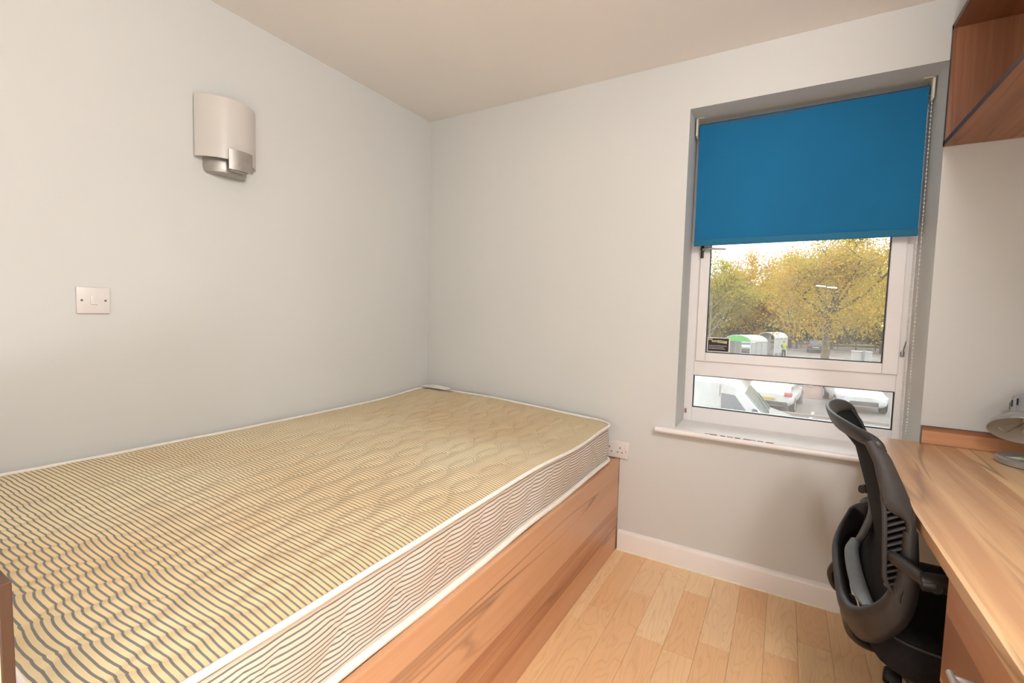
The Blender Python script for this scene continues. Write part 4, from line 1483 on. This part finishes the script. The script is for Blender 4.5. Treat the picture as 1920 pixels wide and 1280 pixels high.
b = B(); van_side(b, [(3.52, 1.40), (3.50, 2.02), (3.78, 2.00), (4.22, 1.43)]); obj('door_window', b, CARGLASS, van)
b = B(); van_side(b, [(3.46, 0.5), (3.46, 2.2), (3.475, 2.2), (3.475, 0.5)], -0.004, 0.01); obj('door_seam', b, DKTRIM, van)
b = B(); van_side(b, [(0.3, 1.30), (3.44, 1.30), (3.44, 1.33), (0.3, 1.33)], -0.008, 0.02); obj('body_crease', b, CARWHITE, van)
b = B()
for A_ in ([(3.99, 2.07), (4.47, 1.55)],):
    (xa, za), (xb, zb_) = A_
    ys = (VY + 0.20, VY + Wv - 0.20)
    nrm = Vector((za - zb_, 0, xb - xa)).normalized()
    P_ = [Vector((VX + xa, ys[0], G + za)), Vector((VX + xb, ys[0] - 0.04, G + zb_)), Vector((VX + xb, ys[1] + 0.04, G + zb_)), Vector((VX + xa, ys[1], G + za))]
    A = [b.verts.new(p + nrm * 0.012) for p in P_]; C = [b.verts.new(p - nrm * 0.03) for p in P_]
    b.faces.new(A); b.faces.new(C[::-1])
    for k in range(4): b.faces.new([A[k], A[(k + 1) % 4], C[(k + 1) % 4], C[k]])
ws = obj('windscreen', b, SCREENG, van)
b = B(); tube(b, [(VX + 4.49, VY + 0.5, G + 1.60), (VX + 4.22, VY + 0.95, G + 1.89)], 0.012, 6); tube(b, [(VX + 4.49, VY + 1.1, G + 1.60), (VX + 4.22, VY + 1.5, G + 1.89)], 0.012, 6); obj('wiper', b, DKTRIM, ws)
for s_, y in ((-1, VY - 0.10), (1, VY + Wv + 0.10)):
    b = B(); box(b, VX + 4.16, VX + 4.28, y - 0.09, y + 0.09, G + 1.45, G + 1.75, 0.04, 3); obj('wing_mirror', b, DKTRIM, van, 40)
    b = B(); box(b, VX + 5.02, VX + 5.2, VY + 0.12 if s_ < 0 else VY + Wv - 0.42, VY + 0.42 if s_ < 0 else VY + Wv - 0.12, G + 0.85, G + 1.2, 0.05); obj('headlight', b, LIGHTC, van, 40)
for wx in (0.95, 4.25):
    for y, s_ in ((VY - 0.012, 1), (VY + Wv + 0.012, -1)):
        b = B(); lathe(b, [(0.0, 0.02), (0.20, 0.02), (0.24, 0.0), (0.33, 0.0), (0.345, 0.03), (0.345, 0.2), (0.0, 0.22)], (VX + wx, y, G + 0.345), (0, s_, 0), 24); wh = obj('wheel', b, TYRE, van, 40)
        b = B(); lathe(b, [(0.0, -0.006), (0.2, 0.0), (0.2, 0.02), (0.0, 0.03)], (VX + wx, y, G + 0.345), (0, s_, 0), 20); obj('hubcap', b, HUB, wh, 40)
b = B(); box(b, VX + 5.16, VX + 5.34, VY + 0.15, VY + Wv - 0.15, G + 0.32, G + 0.62, 0.04); obj('bumper', b, DKTRIM, van, 40)

# --- trolley shelters
SHW = plain('shelter_white_sheet', (188, 186, 176), 0.6, 0, 0.03, 4)
SHG = plain('shelter_green_panel', (96, 170, 92), 0.5, 0, 0.03, 4)
SHP = plain('shelter_frame_grey', (176, 178, 178), 0.5, 0.3)


def shelter(name, loc, rz, label, w, ln, eave, rise, gable):
    th = thing(name, loc, label, 'shelter', 'trolley shelters')

    def put(nm, bm, m, par=th, sm=None):
        xf(bm, loc, rz)
        return obj(nm, bm, m, par, sm)
    nb = 9
    rf = None
    for k in range(nb):
        b = B()
        y0, y1 = ln * k / nb, ln * (k + 1) / nb - 0.10
        secs_o, secs_i = [], []
        for q in range(15):
            a = math.pi * q / 14
            secs_o.append((math.cos(a) * w / 2, eave + math.sin(a) * rise))
            secs_i.append((math.cos(a) * (w / 2 - 0.04), eave + math.sin(a) * (rise - 0.04)))
        prism(b, secs_o + secs_i[::-1], 1, y0, y1)
        put('roof_sheet', b, SHW, th, 40)
    for k in range(nb + 1):
        b = B()
        y = ln * k / nb - 0.05
        tube(b, [(math.cos(math.pi * q / 14) * (w / 2 - 0.03), y, eave + math.sin(math.pi * q / 14) * (rise - 0.035)) for q in range(15)], 0.04, 6)
        put('roof_hoop', b, SHP, th, 60)
    if gable:
        b = B()
        prism(b, [(math.cos(math.pi * q / 14) * (w / 2 - 0.05), eave + math.sin(math.pi * q / 14) * (rise - 0.05)) for q in range(15)], 1, -0.09, -0.04)
        put('gable_panel', b, SHG)
    for sx in (-1, 1):
        for k in range(4):
            b = B(); y = ln * k / 3 - 0.05
            box(b, sx * (w / 2 - 0.03) - 0.04, sx * (w / 2 - 0.03) + 0.04, y - 0.04, y + 0.04, 0, eave, 0.005); put('post', b, SHP)
        for k in range(3):
            b = B(); box(b, sx * (w / 2 - 0.03) - 0.012, sx * (w / 2 - 0.03) + 0.012, ln * k / 3 + 0.06, ln * (k + 1) / 3 - 0.14, 0.25, eave - 0.06); put('side_panel', b, plain('shelter_clear_panel', (166, 166, 160), 0.3), th)
    return th


shelter('trolley_shelter', (-1.85, 46.5, G), R(-28), 'trolley shelter with curved white roof and bright green gable beside the sticker', 2.7, 2.7, 1.55, 0.62, True)
shelter('trolley_shelter', (0.35, 52.5, G), R(-25), 'second trolley shelter with all white curved roof beside the person', 1.8, 2.6, 1.75, 0.62, False)

# --- person in a high-visibility vest (one continuous skinned body)
PX, PY = 1.95, 47.8
J = {'pel': (0, 0, .95), 'sp': (0, 0, 1.15), 'ch': (0, .01, 1.36), 'nk': (0, 0, 1.50), 'hd': (0, -.02, 1.60), 'tp': (0, -.01, 1.74),
     'sl': (.18, 0, 1.42), 'el': (.27, -.02, 1.16), 'hl': (.20, -.16, 1.00), 'fl': (.19, -.21, .94), 'sr': (-.18, 0, 1.42), 'er': (-.29, -.05, 1.20), 'hr': (-.24, -.22, 1.12), 'fr': (-.23, -.28, 1.10),
     'kl0': (.10, 0, .88), 'kl': (.12, -.02, .50), 'al': (.13, .02, .09), 'tl': (.14, -.13, .04), 'kr0': (-.10, 0, .88), 'kr': (-.12, -.01, .50), 'ar': (-.14, .03, .09), 'tr': (-.15, -.12, .04)}
Rr = {'pel': .15, 'sp': .14, 'ch': .16, 'nk': .06, 'hd': .095, 'tp': .07, 'sl': .075, 'el': .05, 'hl': .036, 'fl': .03, 'sr': .075, 'er': .05, 'hr': .036, 'fr': .03, 'kl0': .10, 'kl': .068, 'al': .05, 'tl': .04, 'kr0': .10, 'kr': .068, 'ar': .05, 'tr': .04}
E_ = [('pel', 'sp'), ('sp', 'ch'), ('ch', 'nk'), ('nk', 'hd'), ('hd', 'tp'), ('ch', 'sl'), ('sl', 'el'), ('el', 'hl'), ('hl', 'fl'), ('ch', 'sr'), ('sr', 'er'), ('er', 'hr'), ('hr', 'fr'), ('pel', 'kl0'), ('kl0', 'kl'), ('kl', 'al'), ('al', 'tl'), ('pel', 'kr0'), ('kr0', 'kr'), ('kr', 'ar'), ('ar', 'tr')]
ks = list(J)
me = bpy.data.meshes.new('p')
me.from_pydata([J[k] for k in ks], [(ks.index(a), ks.index(c)) for a, c in E_], [])
po = bpy.data.objects.new('p', me)
COL.objects.link(po)
md = po.modifiers.new('s', 'SKIN')
md2 = po.modifiers.new('u', 'SUBSURF')
md2.levels = 2
if not me.skin_vertices:
    me.attributes  # layer is made by the modifier
    bmx = B(); bmx.from_mesh(me); bmx.verts.layers.skin.verify(); bmx.to_mesh(me); bmx.free()
for i, k in enumerate(ks):
    sv = me.skin_vertices[0].data[i]
    sv.radius = (Rr[k], Rr[k])
    sv.use_root = (k == 'pel')
dg = bpy.context.evaluated_depsgraph_get()
pm = bpy.data.meshes.new_from_object(po.evaluated_get(dg))
bpy.data.objects.remove(po)
pm.name = 'person'
person = bpy.data.objects.new('person', pm)
COL.objects.link(person)
person.location = (PX, PY, G + 0.0)
person.rotation_euler = (0, 0, R(35))
tag(person, 'person in a yellow high-visibility vest and dark trousers standing by the trolley shelters', 'person')
pm.materials.clear()
for m in (plain('dark_trousers', (52, 54, 66), 0.9), plain('hi_vis_vest', (158, 168, 66), 0.7), plain('dark_sleeves', (78, 88, 92), 0.9), plain('skin_tone', (188, 146, 122), 0.6), plain('dark_hair', (60, 48, 40), 0.8)): pm.materials.append(m)
for p in pm.polygons:
    c = p.center
    p.use_smooth = True
    if c.z < 0.92: p.material_index = 0
    elif c.z > 1.62 or (c.z > 1.55 and c.y > 0.0): p.material_index = 4
    elif c.z > 1.49: p.material_index = 3
    elif abs(c.x) > 0.225 or c.y < -0.17: p.material_index = 2
    else: p.material_index = 1

# --- white cabinet with post, twin street lamp
cb = thing('utility_cabinet', (7.55, 45.0, G), 'white utility cabinet with a grey post in front, right of the tree trunk', 'cabinet')
b = B(); box(b, 6.85, 8.15, 44.9, 45.6, G, G + 1.22, 0.03); obj('body', b, plain('cabinet_white', (184, 182, 178), 0.6), cb)
b = B(); box(b, 6.80, 8.20, 44.85, 45.65, G + 1.22, G + 1.29, 0.02); obj('lid', b, plain('cabinet_lid', (172, 170, 166), 0.6), cb)
for x in (6.92, 7.52):
    b = B(); box(b, x, x + 0.56, 44.885, 44.9, G + 0.12, G + 1.12, 0.005); obj('door', b, plain('cabinet_door', (178, 176, 172), 0.6), cb)
b = B(); lathe(b, [(0.07, 0), (0.07, 1.4), (0.0, 1.45)], (7.60, 44.70, G), (0, 0, 1), 12, True); tag(obj('steel_post', b, plain('post_grey', (140, 140, 140), 0.5, 0.4), None, 40, (7.60, 44.70, G)), 'short grey steel post in front of the white utility cabinet', 'post')
sl = thing('street_lamp', (4.07, 33.5, G), 'street lamp with twin flat white heads among the yellow leaves', 'street lamp')
b = B(); tube(b, [(4.07, 33.5, G), (4.07, 33.5, G + 3.2), (4.07, 33.5, 3.25)], [0.04, 0.024, 0.018], 10); obj('pole', b, plain('lamp_pole_grey', (104, 94, 62), 0.5, 0.4), sl, 40)
for s_ in (-1, 1):
    b = B(); obox(b, (4.07 + s_ * 0.30, 33.4, 3.29 - s_ * 0.05), Vector((1, 0, -0.10)).normalized(), Vector((0, 1, 0)), Vector((0.10, 0, 1)).normalized(), 0.27, 0.15, 0.04, 0.02); obj('lamp_head', b, plain('lamp_head_white', (240, 240, 240), 0.4), sl, 40)

# --- trees
def leaf_mat(name, cols):
    t = NT(name)
    g = t.n('ShaderNodeNewGeometry')
    rnd = g.outputs['Random Per Island']
    big = t.noise(t.co(), 0.55, 3.0, 0.6)
    f = t.math('ADD', t.math('MULTIPLY', rnd, 0.45), t.math('MULTIPLY', t.math('SUBTRACT', big, 0.25), 1.1), clamp=True)
    col = t.ramp(f, [(i / (len(cols) - 1), tuple(v * 0.80 for v in s2l(c)[:3]) + (1,)) for i, c in enumerate(cols)])
    d = t.n('ShaderNodeBsdfDiffuse')
    t.l(col, d.inputs[0])
    tr = t.n('ShaderNodeBsdfTranslucent')
    t.l(col, tr.inputs[0])
    mx = t.n('ShaderNodeMixShader')
    mx.inputs[0].default_value = 0.5
    t.l(d.outputs[0], mx.inputs[1]); t.l(tr.outputs[0], mx.inputs[2])
    return t.done(mx)


LEAF_A = leaf_mat('autumn_leaves_gold', [(142, 134, 58), (182, 168, 76), (212, 186, 88), (226, 180, 84), (206, 146, 78)])
LEAF_B = leaf_mat('autumn_leaves_olive', [(136, 136, 66), (172, 168, 82), (200, 186, 92), (216, 194, 98), (214, 172, 88)])
LEAF_C = leaf_mat('autumn_leaves_amber', [(158, 146, 66), (202, 178, 82), (222, 188, 88), (224, 172, 82), (206, 140, 76)])
BARK = plain('grey_brown_bark', (104, 92, 72), 0.95, 0, 0.25, 6, 0.5, 0.2, 20)


def tree(name, base, height, crown_r, label, leafm, nleaf, lsize, seed, crown0=0.22, trunk_r=0.22, spread=1.0, limbs=None, dens=1.0):
    rng = random.Random(seed)
    th = thing(name, base, label, 'tree', 'autumn trees beyond the car park')
    bx, by, bz = base
    b = B()
    segs = []

    def branch(p, d, ln, r, lvl):
        pts = [p]
        n = 5
        dd = d.copy()
        for k in range(n):
            dd = (dd + Vector((rng.uniform(-.16, .16), rng.uniform(-.16, .16), rng.uniform(-.04, .12)))).normalized()
            pts.append(pts[-1] + dd * ln / n)
        tube(b, pts, [r * (1 - 0.6 * k / n) for k in range(n + 1)], 7 if lvl == 0 else 5)
        if lvl > 0: segs.append((pts[2], pts[-1]))
        if lvl < 3:
            for k in range(4 if lvl == 0 else 3):
                i = rng.randint(2, n) if lvl else rng.randint(3, n)
                a = rng.uniform(0, 2 * math.pi)
                nd = (dd * 0.55 + Vector((math.cos(a) * spread, math.sin(a) * spread, rng.uniform(0.0, .6)))).normalized()
                branch(pts[i], nd, ln * rng.uniform(.55, .75), r * 0.5, lvl + 1)
    tr_h = height * crown0 * 1.6
    top = Vector((bx, by, bz))
    tp = [Vector((bx, by, bz)), Vector((bx + .03, by, bz + tr_h * .5)), Vector((bx + .08, by, bz + tr_h))]
    tube(b, tp, [trunk_r * 1.15, trunk_r * 0.95, trunk_r * 0.8], 10)
    if limbs is None:
        limbs = []
        for k in range(5):
            a = 2 * math.pi * k / 5 + rng.uniform(-.4, .4)
            limbs.append((Vector((math.cos(a) * .8, math.sin(a) * .8, rng.uniform(.5, 1.1))).normalized(), rng.uniform(.45, .6)))
    for d, f in limbs:
        branch(tp[2] - Vector((0, 0, rng.uniform(0, .5))), Vector(d).normalized(), height * f * .7, trunk_r * .55, 1)
    obj('trunk', b, BARK, th, 60)
    # leaves: clusters on an ellipsoidal shell and along branch ends
    zc = bz + height * (crown0 + 1) / 2
    hz = height * (1 - crown0) / 2
    cents = []
    for _ in range(int(60 * dens)):
        a = rng.uniform(0, 2 * math.pi); ph = math.acos(rng.uniform(-1, 1)); rr = rng.uniform(.35, 1.0) ** .6
        cents.append((Vector((bx + crown_r * rr * math.sin(ph) * math.cos(a), by + crown_r * rr * math.sin(ph) * math.sin(a), zc + hz * rr * math.cos(ph))), rng.uniform(.45, 1.0) * crown_r * .34))
    for p, q in segs:
        cents.append((q, crown_r * .22))
    nrng = np.random.default_rng(seed)
    pick = nrng.integers(0, len(cents), nleaf)
    C = np.array([list(c[0]) for c in cents])[pick]
    S = np.array([c[1] for c in cents])[pick]
    off = nrng.normal(size=(nleaf, 3)) * (S[:, None] * .55)
    P = C + off - np.array(base)
    n1 = nrng.normal(size=(nleaf, 3)); n1 /= np.linalg.norm(n1, axis=1)[:, None]
    n2 = nrng.normal(size=(nleaf, 3)); n2 -= n1 * np.sum(n1 * n2, axis=1)[:, None]; n2 /= np.linalg.norm(n2, axis=1)[:, None]
    sz = (lsize * nrng.uniform(.6, 1.25, nleaf))[:, None]
    a1, a2 = n1 * sz * .5, n2 * sz * .38
    Vt = np.stack([P - a1, P + a2, P + a1, P - a2], 1).reshape(-1, 3)
    keep = np.repeat((P[:, 2] > 0.9), 4)
    F = np.arange(len(Vt)).reshape(-1, 4)[P[:, 2] > 0.9]
    ml = bpy.data.meshes.new('foliage')
    ml.from_pydata(Vt.tolist(), [], F.tolist())
    ml.materials.append(leafm)
    fo = bpy.data.objects.new('foliage', ml)
    fo.parent = th
    fo['kind'] = 'stuff'
    COL.objects.link(fo)
    return th


tree('autumn_tree', (4.62, 39.5, G), 9.1, 4.1, 'nearest golden tree with forked dark trunk standing in the car park', LEAF_A, 24000, 0.165, 3, 0.30, 0.27, 1.1,
     [((-.55, .1, 1.0), .55), ((.1, .2, 1.2), .6), ((.95, -.1, .55), .62), ((.6, .5, .9), .5), ((-.8, -.3, .7), .5), ((.3, -.6, .9), .5)], 1.2)
spots = [(-9.5, 64, 11.0, 4.2, LEAF_B, 'olive yellow tree at the far left edge of the window view'),
         (-5.6, 61, 11.2, 3.6, LEAF_B, 'olive tree behind the green gabled shelter, left of the amber tree'),
         (-1.6, 66, 12.2, 3.8, LEAF_C, 'amber orange tree rising behind the trolley shelters'),
         (2.6, 70, 12.8, 4.0, LEAF_C, 'tall orange gold tree behind the navy car'),
         (7.2, 71, 12.6, 4.2, LEAF_A, 'gold tree directly behind the nearest forked tree'),
         (11.8, 66, 12.0, 4.2, LEAF_A, 'gold green tree at the right behind the utility cabinet'),
         (16.5, 67, 12.5, 4.4, LEAF_C, 'reddish amber tree at the far right edge of the window view')]
for i, (x, y, h_, cr, lm, lb) in enumerate(spots):
    tree('autumn_tree', (x, y, G), h_, cr, lb, lm, 20000, 0.24, 20 + i, 0.12, 0.24, dens=1.3)
for i, (x, y, h_, cr, lb) in enumerate([(-12, 88, 11.5, 6, 'olive tree in the rear row, leftmost'), (-2, 90, 11.5, 6.5, 'olive tree in the rear row behind the shelters'), (9, 90, 11.5, 6.5, 'olive tree in the rear row behind the gold tree'), (20, 88, 11.5, 6.5, 'olive tree in the rear row, rightmost')]):
    tree('autumn_tree', (x, y, G), h_, cr, lb, LEAF_B, 9000, 0.40, 40 + i, 0.06, 0.3, dens=1.6)
hg = thing('hedge', (4, 79, G), 'long dark olive hedge running behind the timber fence', 'hedge')
nrng = np.random.default_rng(77)
NH = 26000
P = np.stack([nrng.uniform(-26, 30, NH), nrng.normal(0, 0.7, NH), nrng.uniform(0.1, 1, NH) ** 0.8 * 3.6], 1)
P[:, 2] *= 1 + 0.18 * np.sin(P[:, 0] * 1.3) + 0.1 * np.sin(P[:, 0] * 3.1)
n1 = nrng.normal(size=(NH, 3)); n1 /= np.linalg.norm(n1, axis=1)[:, None]
n2 = nrng.normal(size=(NH, 3)); n2 -= n1 * np.sum(n1 * n2, axis=1)[:, None]; n2 /= np.linalg.norm(n2, axis=1)[:, None]
Vt = np.stack([P - n1 * .26, P + n2 * .2, P + n1 * .26, P - n2 * .2], 1).reshape(-1, 3)
ml = bpy.data.meshes.new('foliage'); ml.from_pydata((Vt + np.array([-4, 0, 0])).tolist(), [], np.arange(4 * NH).reshape(-1, 4).tolist())
ml.materials.append(leaf_mat('hedge_leaves', [(92, 94, 56), (124, 122, 70), (150, 142, 82), (176, 156, 90)]))
fo = bpy.data.objects.new('foliage', ml); fo.parent = hg; fo['kind'] = 'stuff'; COL.objects.link(fo)
# bare twigs of a sapling at the upper left of the view
b = B()
rng = random.Random(11)
sp = thing('bare_sapling', (-3.9, 43, G), 'thin nearly bare sapling with arching twigs at the left of the view', 'tree')
for k in range(7):
    p = Vector((-3.9, 43, G + 2.0 + 0.5 * k))
    d = Vector((rng.uniform(-.3, 1.0), rng.uniform(-.4, .4), 1.1)).normalized()
    pts = [p]
    for q in range(7):
        d = (d + Vector((rng.uniform(-.1, .22), 0, rng.uniform(-.12, .06)))).normalized()
        pts.append(pts[-1] + d * 0.55)
    tube(b, pts, [0.035 * (1 - .85 * q / 7) + .006 for q in range(8)], 5)
tube(b, [(-3.9, 43, G), (-3.92, 43, G + 2.5), (-3.85, 43, G + 6.0)], [0.08, 0.06, 0.03], 8)
obj('twigs', b, plain('pale_twig_bark', (130, 120, 104), 0.9), sp, 60)
